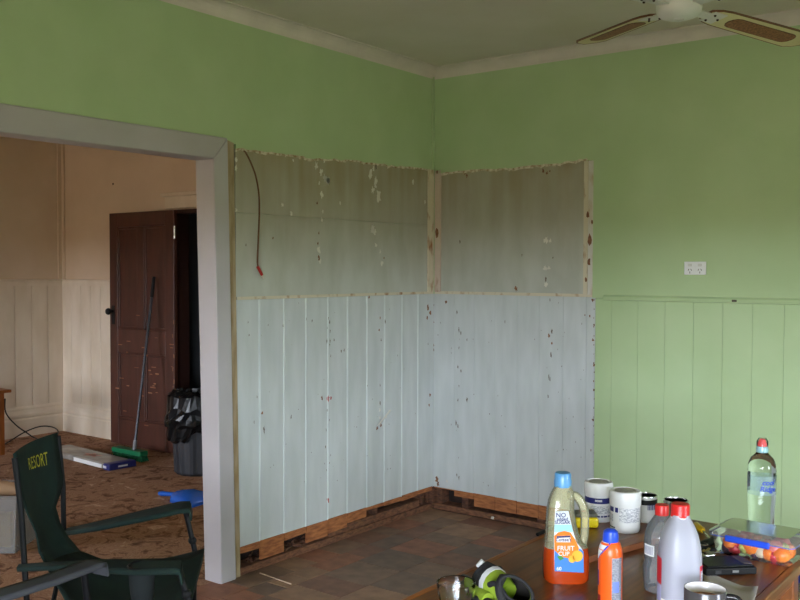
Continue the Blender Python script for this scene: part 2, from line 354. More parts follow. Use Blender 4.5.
MB().box(G0 + (G1 - G0) * .5, G1, .001, .022, ZD + .006, 2.11).build('paint_strip', mat('layered_white_paint', S(206, 200, 192), .7, col2=S(176, 150, 100), scale=14, stretch=(1, 1, .4), lo=.32, hi=.5), wall_right)
rx = [0, RW(453.7, 340).x, RW(473.7, 340).x, RW(495, 340).x, RW(516.7, 340).x, RW(538.7, 340).x, RW(562.5, 340).x, RW(585.7, 340).x, HR]
rends = [.13, .10, .058, .06, .062, .058, .06, .06]
for i in range(8):
    a, c = rx[i] + (-.007 if i == 0 else 0), rx[i + 1]; z0 = .138 + random.uniform(-.003, .003)
    bd = MB().box(a + .0005, c - .0005, .008, .022, z0, ZD - .006).build('board', BARE, wall_right, bevel=.0016, seg=1)
    MB().box(a + .002, c - .002, .011, .021, rends[i] + random.uniform(-.004, .004), z0 - .001).build('board_end', RAW, bd)
gx = [RW(x, 330).x for x in (595, 611.6, 637.7, 664.7, 693.3, 722.5, 752.4, 784)]; st = gx[-1] - gx[-2]
while gx[-1] < ROOM_X: gx.append(min(gx[-1] + st, ROOM_X))
for a, c in zip(gx[:-1], gx[1:]):
    MB().box(a + .0005, c - .0004, .001, .013, .12, ZD - .012).build('board', GREEN, wall_right, bevel=.0012, seg=1)
MB().box(.004, G1, .003, .022, ZD - .006, ZD + .011).build('dado_strip', OLDP, wall_right)
MB().prism([(RW(604, 297).x, 0, ZD - .022), (RW(604, 297).x, -.008, ZD - .018), (RW(604, 297).x, -.012, ZD - .002), (RW(604, 297).x, -.006, ZD + .006), (RW(604, 297).x, 0, ZD + .008)], (4.2, 0, 0)).build('dado_rail', GREEN, wall_right)
MB().box(RW(735, 300).x - .012, RW(735, 300).x + .012, -.0128, -.011, ZD - .014, ZD - .004).build('paint_chip', CHIPD, wall_right)
struct(MB().box(HR + .01, ROOM_X, -.016, .0, 0, .13).build('baseboard_right', GREEN, bevel=.004))
# bottom of the stripped part
MB().box(.0, HR + .01, .004, .10, 0, .036).build('floor_plate', PLATE, wall_right, bevel=.003, seg=1)
for x in (.03, RW(463, 500).x, .75): MB().box(x - .022, x + .022, .024, .1, .036, .3).build('stud', OLDWOOD, wall_right)
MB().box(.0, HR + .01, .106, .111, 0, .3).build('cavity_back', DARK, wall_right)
struct(MB().box(-.10, .0, .0, .112, 0, .136).build('trim_8', OLDWOOD))
MB().box(-.016, -.0068, .0005, .016, .138, ZD - .006).build('corner_fillet', BARE, wall_left)
# corner strips (old paint layers) and corner bead above
q = MB().box(-.012, -.0, -LW(428.5, 230).y * -1, -.004, ZD + .006, 2.125).build('corner_strip', OLDP, wall_left)
MB().box(.003, RW(440.5, 230).x, .0, .012, ZD + .006, 2.12).build('corner_strip', mat('pinkish_old_paint', S(196, 178, 162), .7, col2=S(140, 96, 70), scale=11, stretch=(1, 1, .5), lo=.26, hi=.42), wall_right)
MB().tube([(.004, -.022, 2.13), (.004, -.022, CEIL - .05)], .007, 8).build('corner_bead', GREEN, wall_left)

# small flakes, chips and nail holes on the stripped walls
def flakes(wall, P, n, spots):
    b = MB()
    for x, y, s, k in spots:
        c = P(x, y); r = s * depth(c) / F * (.5 if k in (0, 3) else .36); pts = []
        N_ = 13; ex = .55 if k == 2 else .8; ez = 1.7 if k == 2 else 1.25
        for i in range(N_):
            a = 2 * PI * i / N_; rr = r * random.uniform(.4, 1.3)
            du, dz = math.cos(a) * rr * ex, math.sin(a) * rr * ez
            pts.append(c + (Vector((0, du, dz)) if P is LWf else Vector((du, 0, dz))))
        b.mat(k); b.prism(pts, (.0012, 0, 0) if P is LWf else (0, -.0012, 0))
    stuff(b.build('paint_chips', [CHIPW, CHIPR, CHIPN, CHIPRED], wall))
LWf = lambda x, y: LW(x, y, -.0082)
RWf = lambda x, y: RW(x, y, .0078)
sp = []
for y in (158, 161, 166, 172, 178, 183): sp.append((320 + random.uniform(-4, 6), y, random.uniform(3, 7), 0))
for y in (181, 180): sp.append((328, y, 6, 0))
for y in (195, 203, 212, 220, 233, 243, 250, 258, 262): sp.append((317 + random.uniform(-2, 6), y, random.uniform(2.5, 6), 0 if random.random() < .7 else 1))
for y in (168, 175, 181, 186, 190, 195, 198): sp.append((374 + random.uniform(-4, 5), y, random.uniform(4, 9), 0))
for y in (228, 230, 232): sp.append((373 + random.uniform(-2, 2), y, 6, 0))
for y in (245, 252, 258, 263): sp.append((380 + random.uniform(-5, 6), y, random.uniform(2, 5), random.choice((0, 0, 1))))
for x, y, s, k in ((282, 205, 4, 0), (291, 214, 4, 0), (340, 203, 3, 0), (293, 160, 3, 0), (236, 160, 5, 0), (236, 168, 5, 0), (236, 210, 4, 0), (413, 182, 4, 0), (425, 202, 3, 0), (273, 238, 3, 1), (246, 245, 2, 2), (376, 167, 5, 2)): sp.append((x, y, s, k))
for y in (318, 322, 328, 331, 345, 356, 410, 420, 430, 447, 455, 463, 470): sp.append((328 + random.uniform(-3, 4), y, random.uniform(1.5, 4), random.choice((1, 2, 2))))
for x, y, s, k in ((330, 341, 4, 2), (327, 341, 4, 2), (334, 340, 3, 2), (341, 351, 4, 2), (344, 350, 3, 2), (322, 398, 5, 1), (328, 399, 5, 3), (331, 398, 3, 3), (328, 500, 5, 3), (380, 403, 4, 2), (377, 428, 6, 1), (381, 425, 5, 1), (380, 418, 3, 0), (380, 410, 3, 0), (386, 416, 3, 0), (389, 411, 3, 0), (428, 308, 7, 1), (430, 313, 6, 1), (427, 318, 4, 1), (428, 344, 2, 2), (430, 395, 5, 1), (429, 405, 4, 1), (380, 318, 3, 1), (385, 321, 4, 2), (379, 330, 3, 1), (381, 340, 3, 2), (380, 385, 3, 2), (262, 413, 4, 1), (264, 430, 6, 2), (254, 422, 3, 2), (248, 322, 2, 2), (249, 335, 2, 2), (268, 325, 2, 2), (283, 326, 3, 2), (306, 319, 3, 2), (291, 417, 4, 2), (257, 397, 2, 2), (312, 321, 3, 2), (369, 297, 4, 1)): sp.append((x, y, s, k))
for i in range(40): sp.append((random.uniform(242, 430), random.uniform(302, 485), random.uniform(.7, 1.6), 2))
flakes(wall_left, LWf, 0, sp)
sp = []
for x, y, s, k in ((446, 302, 4, 1), (457, 312, 3, 2), (459, 330, 4, 2), (461, 333, 3, 2), (459, 348, 2.5, 2), (467, 340, 2.5, 2), (458, 367, 3, 2), (461, 371, 3, 2), (458, 400, 3, 2), (467, 400, 4, 2), (456, 423, 4, 2), (458, 426, 3, 2), (459, 386, 2, 2), (505, 322, 2.5, 2), (550, 300, 3, 2), (549, 336, 5, 1), (552, 331, 4, 2), (551, 355, 5, 2), (552, 343, 3, 1), (549, 377, 4, 2), (550, 379, 3, 2), (548, 396, 3, 2), (543, 171, 5, 1), (547, 173, 4, 1), (550, 171, 3, 1), (465, 173, 4, 1), (467, 176, 4, 1), (516, 289, 6, 1), (546, 240, 6, 0), (550, 241, 4, 0), (545, 268, 5, 0), (549, 268, 4, 0), (546, 279, 4, 2), (546, 285, 5, 0), (553, 258, 2, 2), (460, 242, 3, 2), (522, 255, 2, 2), (585, 315, 2, 1), (590, 316, 3, 1), (593, 300, 5, 1), (594, 325, 3, 1), (593, 340, 4, 1), (594, 365, 4, 1), (594, 390, 4, 1), (593, 420, 4, 1), (591, 450, 3, 1), (437, 480, 7, 1), (438, 484, 6, 1), (447, 481, 3, 0), (459, 478, 3, 2), (457, 475, 3, 2)): sp.append((x, y, s, k))
for y in range(300, 500, 9): sp.append((594.3 + random.uniform(-.7, .3), y, random.uniform(1, 2.4), 1))
for y in (305, 322, 345, 350): sp.append((432 + 1.5, y, 3, 1))
for i in range(45): sp.append((random.uniform(438, 590), random.uniform(302, 490), random.uniform(.7, 1.5), 2))
flakes(wall_right, RWf, 0, sp)
b = MB()
for i in range(7):
    y = (172, 233, 215, 240, 262, 280, 222)[i]; c = RW((437, 437, 588, 590, 589, 586, 592)[i], y, -.001); r = (.012, .03, .02, .03, .02, .015, .012)[i]
    b.prism([c + Vector((math.cos(k) * r * .55 * random.uniform(.6, 1.2), 0, math.sin(k) * r * random.uniform(.7, 1.3))) for k in [j * .9 for j in range(7)]], (0, -.001, 0))
stuff(b.build('rust_patches', CHIPR, wall_right))

# ------------------------------------------------------------------ remaining shell of the near room
def wall_with_holes(axis, pos, thick, a0, a1, holes, z1):
    b = MB(); xs = sorted({a0, a1} | {h[0] for h in holes} | {h[1] for h in holes})
    for s, e in zip(xs[:-1], xs[1:]):
        hh = [h for h in holes if h[0] <= s and h[1] >= e]
        segs = [(0, z1)] if not hh else [(0, hh[0][2]), (hh[0][3], z1)]
        for q0, q1 in segs:
            if axis == 'y': b.box(s, e, pos - thick, pos, q0, q1)
            else: b.box(pos, pos + thick, s, e, q0, q1)
    return b
holes = [(a, c, z0, z1) for ax, a, c, z0, z1 in WIN if ax == 'y']
struct(wall_with_holes('y', ROOM_Y, .12, -.13, ROOM_X + .12, holes, CEIL).build('wall_back', GREEN))
struct(wall_with_holes('y', ROOM_Y, .12, -4.6, -.13, [FARWIN], CEIL).build('wall_back_far_room', CREAM))
struct(wall_with_holes('x', ROOM_X, .12, ROOM_Y, .0, [(a, c, z0, z1) for ax, a, c, z0, z1 in WIN if ax == 'x'], CEIL).build('wall_east', GREEN))
def window(n, ax, a, c, z0, z1):
    b = MB(); t = .045
    def bx(u0, u1, q0, q1):
        if ax == 'y': b.box(u0, u1, ROOM_Y - .09, ROOM_Y - .05, q0, q1)
        else: b.box(ROOM_X + .05, ROOM_X + .09, u0, u1, q0, q1)
    bx(a, a + t, z0, z1); bx(c - t, c, z0, z1); bx(a, c, z0, z0 + t); bx(a, c, z1 - t, z1); bx(a, c, (z0 + z1) / 2 - .02, (z0 + z1) / 2 + .02)
    struct(b.build('window_%d' % n, WHITE))
for i, wv in enumerate(WIN): window(i + 1, *wv)
window(4, 'y', *FARWIN)
# cove cornice
def cove(n=6, r=.062):
    return [(0, 0)] + [(.004, -r + .0)] + [(r * (1 - math.cos(t)) + .004 * (1), -r * (1 - math.sin(t))) for t in [PI / 2 * k / n for k in range(1, n)]] + [(r + .012, -.006), (r + .012, 0)]
cp = cove()
struct(MB().prism([(u, ROOM_Y, CEIL + v) for u, v in cp], (0, -ROOM_Y, 0)).build('trim_9', CORN, smooth=False), 'pale cove cornice on top of left wall')
struct(MB().prism([(0, -u, CEIL + v) for u, v in cp], (ROOM_X, 0, 0)).build('trim_10', CORN), 'pale cove cornice on top of right wall')

# ------------------------------------------------------------------ far room seen through the opening
FX = FL(64, 430).x; FY = FL(64, 430).y
hx = on(175, 330, 1, FY).x; DW = .84; DH = on(175, 210, 1, FY).z
w = MB(); w.box(FX - .13, FX, ROOM_Y, FY + .12, 0, CEIL)
wall_far_left = struct(w.build('wall_far_left', CREAM), 'cream boarded wall of the far room on the left')
w = MB(); w.box(FX, hx, FY, FY + .12, 0, CEIL); w.box(hx + DW, -.112, FY, FY + .12, 0, CEIL); w.box(hx, hx + DW, FY, FY + .12, DH, CEIL)
wall_far_back = struct(w.build('wall_far_back', CREAM), 'cream wall of the far room holding the brown door')
dz = on(62, 284, 0, FX).z
fy = [FY] + [on(x, 340, 0, FX).y for x in (47.4, 31.5, 14.4, -3)]; sy = fy[-2] - fy[-1]
while fy[-1] > -2.6: fy.append(fy[-1] - sy)
for a, c in zip(fy[:-1], fy[1:]): MB().box(FX, FX + .012, c + .002, a - .002, .26, dz).build('board', CREAMB, wall_far_left, bevel=.005, seg=1)
x = FX
while x < hx - .9:
    MB().box(x + .002, x + .15 - .002, FY - .012, FY, .26, dz).build('board', CREAMB, wall_far_back, bevel=.003, seg=1); x += .15
prof = [(0, 0), (.03, 0), (.03, .15), (.024, .165), (.03, .18), (.03, .2), (.02, .235), (.02, .25), (.012, .27), (0, .27)]
struct(MB().prism([(FX + u, -3.2, v) for u, v in prof], (0, FY + 3.2, 0)).build('baseboard_far_left', CREAMB), 'tall moulded cream skirting on the left')
struct(MB().prism([(FX, FY - u, v) for u, v in prof], (hx - .05 - FX, 0, 0)).build('baseboard_far_back', CREAMB), 'tall moulded cream skirting behind the brown door')
MB().prism([(FX + .03, -3.2, dz + .03), (FX + .03, -3.2, dz + .04), (FX, -3.2, dz + .045), (FX, -3.2, dz - .012), (FX + .015, -3.2, dz - .01), (FX + .018, -3.2, dz + .02)], (0, FY + 3.2, 0)).build('dado_rail', CREAMB, wall_far_left)
MB().prism([(FX, FY - .02, dz + .03), (FX, FY - .02, dz + .04), (FX, FY, dz + .045), (FX, FY, dz - .012), (FX, FY - .014, dz - .01)], (hx - .1 - FX, 0, 0)).build('dado_rail', CREAMB, wall_far_back)
MB().box(FX, FX + .014, FY - .05, FY, dz + .045, CEIL).build('corner_strip', CREAM, wall_far_left)
MB().box(FX, FX + .05, FY - .014, FY, dz + .045, CEIL).build('corner_strip', CREAM, wall_far_back)
MB().ball(on(113, 184, 1, FY - .003), .012, 8, (1, .3, .8)).build('nail_mark', CHIPD, wall_far_back)
# door frame: brown jamb, cream architrave with a cap
struct(MB().box(hx - .0, hx + .03, FY - .012, FY + .125, 0, DH).box(hx + DW - .03, hx + DW, FY - .012, FY + .125, 0, DH).box(hx, hx + DW, FY - .012, FY + .125, DH - .03, DH).build('trim_11', mat('dark_brown_jamb', S(62, 36, 30), .5)), 'dark brown jamb of the far doorway')
az0 = on(168, 209, 1, FY).z; az1 = on(168, 197, 1, FY).z; ax0 = on(167, 205, 1, FY).x
arch = struct(MB().box(ax0, hx + DW + .1, FY - .025, FY, az0, az1).box(hx + DW, hx + DW + .1, FY - .025, FY, 0, az0).build('trim_12', CREAMB, bevel=.004), 'cream architrave over the far doorway')
MB().box(ax0 - .03, hx + DW + .13, FY - .045, FY, az1, az1 + .03).build('cap_moulding', CREAMB, arch, bevel=.004)
# hall beyond
struct(MB().box(-3.4, -3.3, FY + .12, 2.1, 0, CEIL).box(-3.4, -.0, 2.0, 2.1, 0, CEIL).box(-.9, -.8, FY + .12, 2.1, 0, CEIL).build('wall_hall', HALL))
struct(MB().box(-3.3, -.9, 1.985, 2.0, 0, 1.3).build('wall_hall_dado', HALLD))
struct(MB().box(-3.4, -.1, FY + .12, 2.1, -.1, 0).build('floor_hall', DARK))

# the brown door, opened flat against the wall
dl = FL(111.5, 443).x; dth = .036; dy = FY - .10; dtop = on(110, 213.5, 1, dy - dth).z
door = MB(); x0, x1 = on(110, 330, 1, dy - dth).x, on(174, 330, 1, dy - dth).x; z0 = .012
W = x1 - x0; sw = .11
door = thing('panelled_door', 'brown four-panel door folded open against cream wall', 'door', ((x0 + x1) / 2, dy - dth / 2, 0))
def dbox(n, a, c, q0, q1, y0=0., y1=dth, bev=.004): return MB().box(a, c, dy - y1, dy - y0, q0, q1).build(n, BROWN, door, bevel=bev)
dbox('stile', x0, x0 + sw, z0, dtop); dbox('stile', x1 - sw, x1, z0, dtop); pass
zr = [z0, z0 + .22, .80, 1.00, dtop - .12, dtop]
for a, c in ((0, 1), (2, 3), (4, 5)): dbox('rail', x0 + sw + .0005, x1 - sw - .0005, zr[a], zr[c])
for a, c in ((1, 2), (3, 4)): dbox('mullion', (x0 + x1) / 2 - .045, (x0 + x1) / 2 + .045, zr[a] + .0005, zr[c] - .0005)
for (a, c) in ((x0 + sw, (x0 + x1) / 2 - .045), ((x0 + x1) / 2 + .045, x1 - sw)):
    for q0, q1 in ((zr[1], zr[2]), (zr[3], zr[4])):
        p = dbox('panel', a - .002, c + .002, q0 - .002, q1 + .002, .008, .022, 0)
        b = MB()
        for u0, u1, r0, r1 in ((a, a + .02, q0, q1), (c - .02, c, q0, q1), (a, c, q0, q0 + .02), (a, c, q1 - .02, q1)): b.box(u0, u1, dy - .031, dy - .02, r0, r1)
        b.build('moulding', BROWN, p, bevel=.004)
kz = zat((x0, dy, 0), 311)
MB().box(x0 + .03, x0 + .07, dy - dth - .003, dy - dth, kz - .11, kz + .05).build('lock_plate', BLACKP, door)
k = MB(); k.loft([[Vector((x0 + .045 + r * math.cos(t), dy - dth - y, kz + r * math.sin(t))) for t in [2 * PI * i / 14 for i in range(14)]] for r, y in ((.012, 0), (.012, .025), (.026, .035), (.030, .05), (.024, .062), (.008, .066))])
k.build('knob', BLACKP, door, smooth=True)
b = MB()
for z in (1.85, 1.7, .3, .2): b.box(x1 + .002, x1 + .012, dy - dth, dy - .01, z - .02, z + .02)
for z in (1.80, .25): MB().tube([(x1 + .008, dy - dth + .004, z - .05), (x1 + .008, dy - dth + .004, z + .05)], .008, 8).build('hinge', STEEL, door)
b = MB()
for i in range(34):
    c = Vector((random.choice((random.uniform(x0 + .05, x1), random.gauss(x0 + .55, .12), x1 - .03)), dy - dth - .0004, random.gauss(.62, .2)))
    c.x = min(max(c.x, x0 + .03), x1 - .015)
    b.obox(c, (random.uniform(.004, .03), 0, 0), (0, .0004, 0), (0, 0, random.uniform(.0015, .006)))
for i in range(14): b.obox((x1 - random.uniform(.0, .02), dy - dth - .0004, random.uniform(.3, 1.1)), (.004, 0, 0), (0, .0004, 0), (0, 0, random.uniform(.004, .02)))
stuff(b.build('paint_scuffs', mat('scuffed_pale_wood', S(150, 106, 78), .8), door))

# ------------------------------------------------------------------ things in the far room
# wheelie-less kitchen bin with a liner
bc = FL(198.5, 472); R0 = .17
bin_ = thing('rubbish_bin', 'black ribbed plastic rubbish bin standing by the white jamb', 'bin', bc)
bz = zat(bc, 405)
b = MB(); n = 48
b.loft([[bc + Vector(((r + (.008 if i % 4 < 2 else 0)) * math.cos(2 * PI * i / n), (r + (.008 if i % 4 < 2 else 0)) * math.sin(2 * PI * i / n), z)) for i in range(n)] for r, z in ((R0 - .02, 0), (R0 + .0, .02), (R0 + .02, bz))])
b.build('body', mat('charcoal_bin_plastic', S(44, 45, 50), .5), bin_)
bag = MB(); n = 40; rings = []
rs = random.Random(3)
top = zat(bc, 391)
prof_ = [(R0 + .03, bz - .23), (R0 + .045, bz - .215), (R0 + .055, bz - .185), (R0 + .06, bz - .15), (R0 + .07, bz - .115), (R0 + .068, bz - .08), (R0 + .062, bz - .045), (R0 + .055, bz - .01), (R0 + .045, top - .02), (R0 + .025, top), (R0 - .01, top + .005), (R0 - .03, bz - .08)]
for j, (r, z) in enumerate(prof_):
    rings.append([bc + Vector(((r + rs.uniform(-.013, .013)) * math.cos(2 * PI * i / n), (r + rs.uniform(-.013, .013)) * math.sin(2 * PI * i / n), z + rs.uniform(-.014, .014) + (.035 * math.sin(i * .55 + 1) + .02 * math.sin(i * 1.3) if j < 3 else 0))) for i in range(n)])
bag.loft(rings, cap=False)
bg_ = bag.build('bin_liner', mat('black_bag_film', S(14, 14, 15), .3, bump=.3, bscale=30, spec=.28), bin_); bg_['label'] = 'crumpled shiny black bin bag folded over the rim'

# broom leaning on the door
h0 = FL(127, 462); top = on(154, 277, 1, dy - dth - .014)
hd = Vector((h0.x - .09, h0.y + .09, 0)); ang = math.radians(0); ax = Vector((math.cos(ang), math.sin(ang), 0)); ay = Vector((-ax.y, ax.x, 0))
L0 = FL(105, 457); 
br = thing('broom', 'green push broom with a dark handle leaning on brown door', 'broom', hd)
MB().obox(hd + Vector((0, 0, .062)), ax * .185, ay * .038, (0, 0, .018)).build('head', mat('green_broom_plastic', S(20, 110, 70), .4), br, bevel=.006)
b = MB()
for i in range(30):
    for j in range(5):
        c = hd + ax * (-.178 + .356 * i / 29) + ay * (-.024 + .012 * j); s = Vector((random.uniform(-.008, .008), random.uniform(-.01, .01), 0)) + ax * ((i - 14.5) * .0008) + ay * ((j - 2) * .006)
        b.add([c + Vector((0, 0, .05)) - ax * .006, c + Vector((0, 0, .05)) + ax * .006, c + s + ax * .006 + Vector((0, 0, .001)), c + s - ax * .006 + Vector((0, 0, .001))], [(0, 1, 2, 3)])
        b.add([c + Vector((0, 0, .05)) - ay * .006, c + Vector((0, 0, .05)) + ay * .006, c + s + ay * .006 + Vector((0, 0, .001)), c + s - ay * .006 + Vector((0, 0, .001))], [(0, 1, 2, 3)])
stuff(b.build('bristles', mat('green_bristle', S(34, 118, 74), .8, col2=S(20, 70, 46), scale=60), br))
foot = hd + ax * .06 + Vector((0, 0, .07))
dv = (top - foot)
MB().tube([foot, foot + dv * .06], .016, 10).build('socket', GREYP, br, smooth=True)
MB().tube([foot + dv * .02, top], .011, 10).build('handle', mat('dark_grey_handle', S(70, 72, 78), .3, metal=.4), br, smooth=True)
MB().tube([foot + dv * .88, top], .014, 10).build('grip', BLACKP, br, smooth=True)

# flat pack in plastic
c1, c2, c3 = FL(109, 471), FL(137, 466), FL(60, 458)
ax = (c1 - c3).normalized(); ay = Vector((-ax.y, ax.x, 0)); Lp = .98; Wp = .23; Hp = .045
ctr = c1 - ax * Lp / 2 + ay * Wp / 2
pk = thing('flat_pack', 'flat grey plastic-wrapped pack with navy end lying on carpet', 'package', ctr)
MB().obox(ctr + Vector((0, 0, Hp / 2 + .001)), ax * (Lp / 2), ay * (Wp / 2), (0, 0, Hp / 2)).build('wrapped_board', mat('grey_wrap', S(160, 156, 150), .25, col2=S(130, 124, 116), scale=8), pk, bevel=.012, seg=3)
e = c1 + ay * Wp / 2
MB().obox(e - ax * .038 + Vector((0, 0, Hp / 2 + .001)), ax * .042, ay * (Wp / 2 + .002), (0, 0, Hp / 2 + .002)).build('end_label', NAVY, pk, bevel=.008)
MB().obox(c1 - ax * .30 + ay * -.0025 + Vector((0, 0, Hp * .5)), ax * .20, ay * .001, (0, 0, Hp * .32)).build('side_label', WHITEP, pk)
MB().obox(c1 - ax * .055 + ay * -.003 + Vector((0, 0, Hp * .5)), ax * .022, ay * .001, (0, 0, Hp * .2)).build('print_mark', WHITEP, pk)
MB().obox(e + ax * .0045 + Vector((0, 0, Hp * .5)), ax * .001, ay * .04, (0, 0, .006)).build('print_mark', WHITEP, pk)
b = MB(); c = ctr + ax * .06 + Vector((0, 0, Hp + .0015))
b.prism([c + ax * (.10 * math.cos(t) * (1.2 if i % 2 else .6)) + ay * (.05 * math.sin(t) * (1.2 if i % 2 else .5)) for i, t in enumerate([2 * PI * i / 10 for i in range(10)])], (0, 0, .0006)).build('red_print', mat('faded_red_print', S(160, 92, 78), .5), pk)

# blue dustpan
d0 = FL(186, 500); ax = (FL(203, 502) - FL(156, 494)); ax.z = 0; ax.normalize()
dp = thing('dustpan', 'bright blue plastic dustpan lying on brown carpet', 'dustpan', d0)
DB = mat('blue_dustpan_plastic', S(36, 96, 196), .25)
ay = Vector((-ax.y, ax.x, 0)); hc = FL(176, 499)
rings = []
for t, wv, hv in ((0, .05, .035), (.03, .085, .06), (.1, .11, .07), (.18, .12, .06), (.25, .12, .02)):
    c = hc + ax * t; rings.append([c + ay * (wv * math.cos(a)) + Vector((0, 0, .002 + hv * max(0, math.sin(a)) ** .6)) for a in [PI * i / 12 for i in range(13)]])
b = MB(); b.grid(rings); b.add(rings[0], [tuple(range(13))]); b.add([rings[0][0], rings[0][-1], rings[-1][-1], rings[-1][0]], [(0, 1, 2, 3)])
b.build('pan', DB, dp, smooth=True, solid=.003)
MB().tube([hc + Vector((0, 0, .03)) + ax * .01, hc - ax * .05 + Vector((0, 0, .026)), hc - ax * .125 + Vector((0, 0, .02)), hc - ax * .15 + Vector((0, 0, .018))], [.018, .014, .017, .013], 10).build('handle', DB, dp, smooth=True)

# clear tub at the left edge
tc_ = FL(17, 555); t0 = Vector((tc_.x - .0, tc_.y, 0)); th = zat(t0, 497) - .0
tb = thing('storage_tub', 'clear plastic storage tub behind the green chair', 'storage tub', t0 + Vector((-.22, .0, 0)))
TUBM = film('frosted_tub_plastic', (.90, .90, .90, 1), .2, .25, .30, S(196, 194, 192))
axl = -RT.copy(); axl.z = 0; axl.normalize(); ayl = Vector((-axl.y, axl.x, 0)) * -1
def tubring(k, z, ins=0.): 
    o = t0 + Vector((0, 0, z)); l, wd_ = .5, .36
    return [o + axl * (ins - k) + ayl * (ins - k), o + axl * (l - ins + k) + ayl * (ins - k), o + axl * (l - ins + k) + ayl * (wd_ - ins + k), o + axl * (ins - k) + ayl * (wd_ - ins + k)]
b = MB(); b.loft([tubring(-.02, .003), tubring(0, th)], cap=False); b.add(tubring(-.02, .003), [(0, 1, 2, 3)]); b.build('tub_body', TUBM, tb, solid=.003)
r = tubring(.006, th); b = MB(); b.tube([p for p in r], .007, 6, closed=True); b.build('rim', TUBM, tb)
c = t0 + axl * .10 + ayl * .06 + Vector((0, 0, .12))
tag(MB().obox(c, axl * .05, ayl * .02, (0, 0, .09)).build('yellow_carton', mat('yellow_card', S(190, 150, 40), .6), loc=c - Vector((0, 0, .09)), bevel=.004), 'yellow packet inside the clear storage tub', 'packet')
c = t0 + axl * .16 + ayl * .12 + Vector((0, 0, th + .02)); b = MB()
b.tube([c - axl * .12 + ayl * .02 + Vector((0, 0, -.015)), c, c + axl * .2 + Vector((0, 0, .03))], [.035, .045, .05], 10)
tag(b.build('paper_roll', mat('tan_wrapping', S(176, 140, 108), .6), loc=c - Vector((0, 0, .04)), smooth=True), 'tan paper roll lying on top of the storage tub', 'paper roll')

# little wooden side table with a lead
tp = FL(2.5, 455); tz = zat(tp, 391); 
st_ = thing('side_table', 'small orange wooden table at the left edge of far room', 'table', tp)
OW = mat('orange_pine', S(176, 104, 46), .45, col2=S(140, 78, 34), scale=6, stretch=(4, 4, .6))
e1 = AD(8, 390, depth(tp)); 
TX = Vector((-1, 0, 0)); TY = Vector((0, -1, 0))
MB().obox(tp + TX * .19 + TY * .15 + Vector((0, 0, tz)), TX * .25, TY * .2, (0, 0, .012)).build('table_top', OW, st_, bevel=.004)
for i in (0, 1):
    for j in (0, 1): MB().obox(tp + TX * (.02 + .34 * i) + TY * (.0 + .3 * j) + Vector((0, 0, tz / 2 - .006)), TX * .02, TY * .02, (0, 0, tz / 2 - .006)).build('leg', OW, st_)
def spline(pts, n=8):
    out = []; P = [Vector(p) for p in pts]; P = [P[0]] + P + [P[-1]]
    for i in range(1, len(P) - 2):
        for k in range(n):
            t = k / n; a, b_, c_, d_ = P[i - 1], P[i], P[i + 1], P[i + 2]
            out.append(.5 * ((2 * b_) + (-a + c_) * t + (2 * a - 5 * b_ + 4 * c_ - d_) * t * t + (-a + 3 * b_ - 3 * c_ + d_) * t ** 3))
    return out + [P[-2]]
wl = FX + .05
c = [AD(5, 399, depth(tp) + .16), on(6, 413, 0, wl + .25), on(16, 425, 0, wl + .12), on(27, 433, 0, wl + .08), FL(33, 437, .006), FL(40, 440, .006)]
tag(MB().tube(spline(c), .006, 6).build('power_lead', BLACKP, loc=FL(33, 437), smooth=True), 'black lead hanging down from the small wooden table', 'power lead')
c = [FL(0, 447, .006), FL(10, 441, .02), on(25, 432, 0, wl + .16), on(40, 426.5, 0, wl + .14), on(52, 427, 0, wl + .14), FL(58, 431, .02), FL(56, 438, .006)]
tag(MB().tube(spline(c), .0055, 6).build('power_lead', BLACKP, loc=FL(2, 446), smooth=True), 'black lead looping up off the carpet by cream skirting', 'power lead')

# ------------------------------------------------------------------ wall fittings of the near room
so = RW(695.5, 275); sw_ = RW(706.3, 268).x - RW(684.6, 268).x; sz0, sz1 = RW(695, 274.8).z, RW(695, 261.6).z
sk = thing('power_outlet', 'white double power outlet on the green wall', 'power outlet', (so.x, -.001, sz0))
xc = so.x; zc = (sz0 + sz1) / 2
MB().box(xc - sw_ / 2, xc + sw_ / 2, -.011, -.001, sz0, sz1).build('plate', WHITEP, sk, bevel=.003)
for s in (-1, 1):
    MB().box(xc + s * .026 - .010, xc + s * .026 + .010, -.0145, -.010, zc + .009, zc + .023).build('switch', mat('rocker_white', S(214, 212, 208), .4) if s < 0 else bpy.data.materials['rocker_white'], sk, bevel=.002)
    b = MB()
    for dx, rz, zz in ((-.007, .5, -.008), (.007, -.5, -.008), (0, 0, -.022)):
        u = Vector((math.sin(rz), 0, math.cos(rz))); b.obox((xc + s * .026 + dx, -.0115, zc + zz), u * .005, Vector((0, .0008, 0)), Vector((u.z, 0, -u.x)) * .0013)
    b.build('socket_slots', CHIPD, sk)
# hanging cord on the left wall
pts = [LW(244, 151, .0), LW(246, 153, .012), LW(251, 163, .02), LW(256, 177, .022), LW(259, 195, .02), LW(259.3, 215, .016), LW(258.3, 240, .014), LW(257.5, 260, .012), LW(258, 267, .012)]
cord = thing('hanging_cord', 'brown electrical cord hanging down the stripped left wall', 'cord', pts[-1])
MB().tube(spline(pts), .0042, 6).build('cord', mat('brown_cord', S(112, 78, 52), .7), cord, smooth=True)
MB().tube([LW(257.6, 266.5, .012), LW(262, 275, .012)], .0075, 8).build('red_connector', CHIPRED, cord, smooth=True)
MB().tube([LW(261, 274, .012), LW(263.5, 278.5, .012)], .004, 6).build('bare_end', CHIPW, cord)
# splinter poking off the boards
tag(MB().prism([LW(377, 426, -.006), LW(380, 424, -.006), LW(391, 410, .05), LW(389.5, 410, .05)], (.002, .001, 0)).build('paint_splinter', CHIPW, loc=LW(378, 425, -.005)), 'pale curled splinter sticking out of the stripped boards', 'splinter')
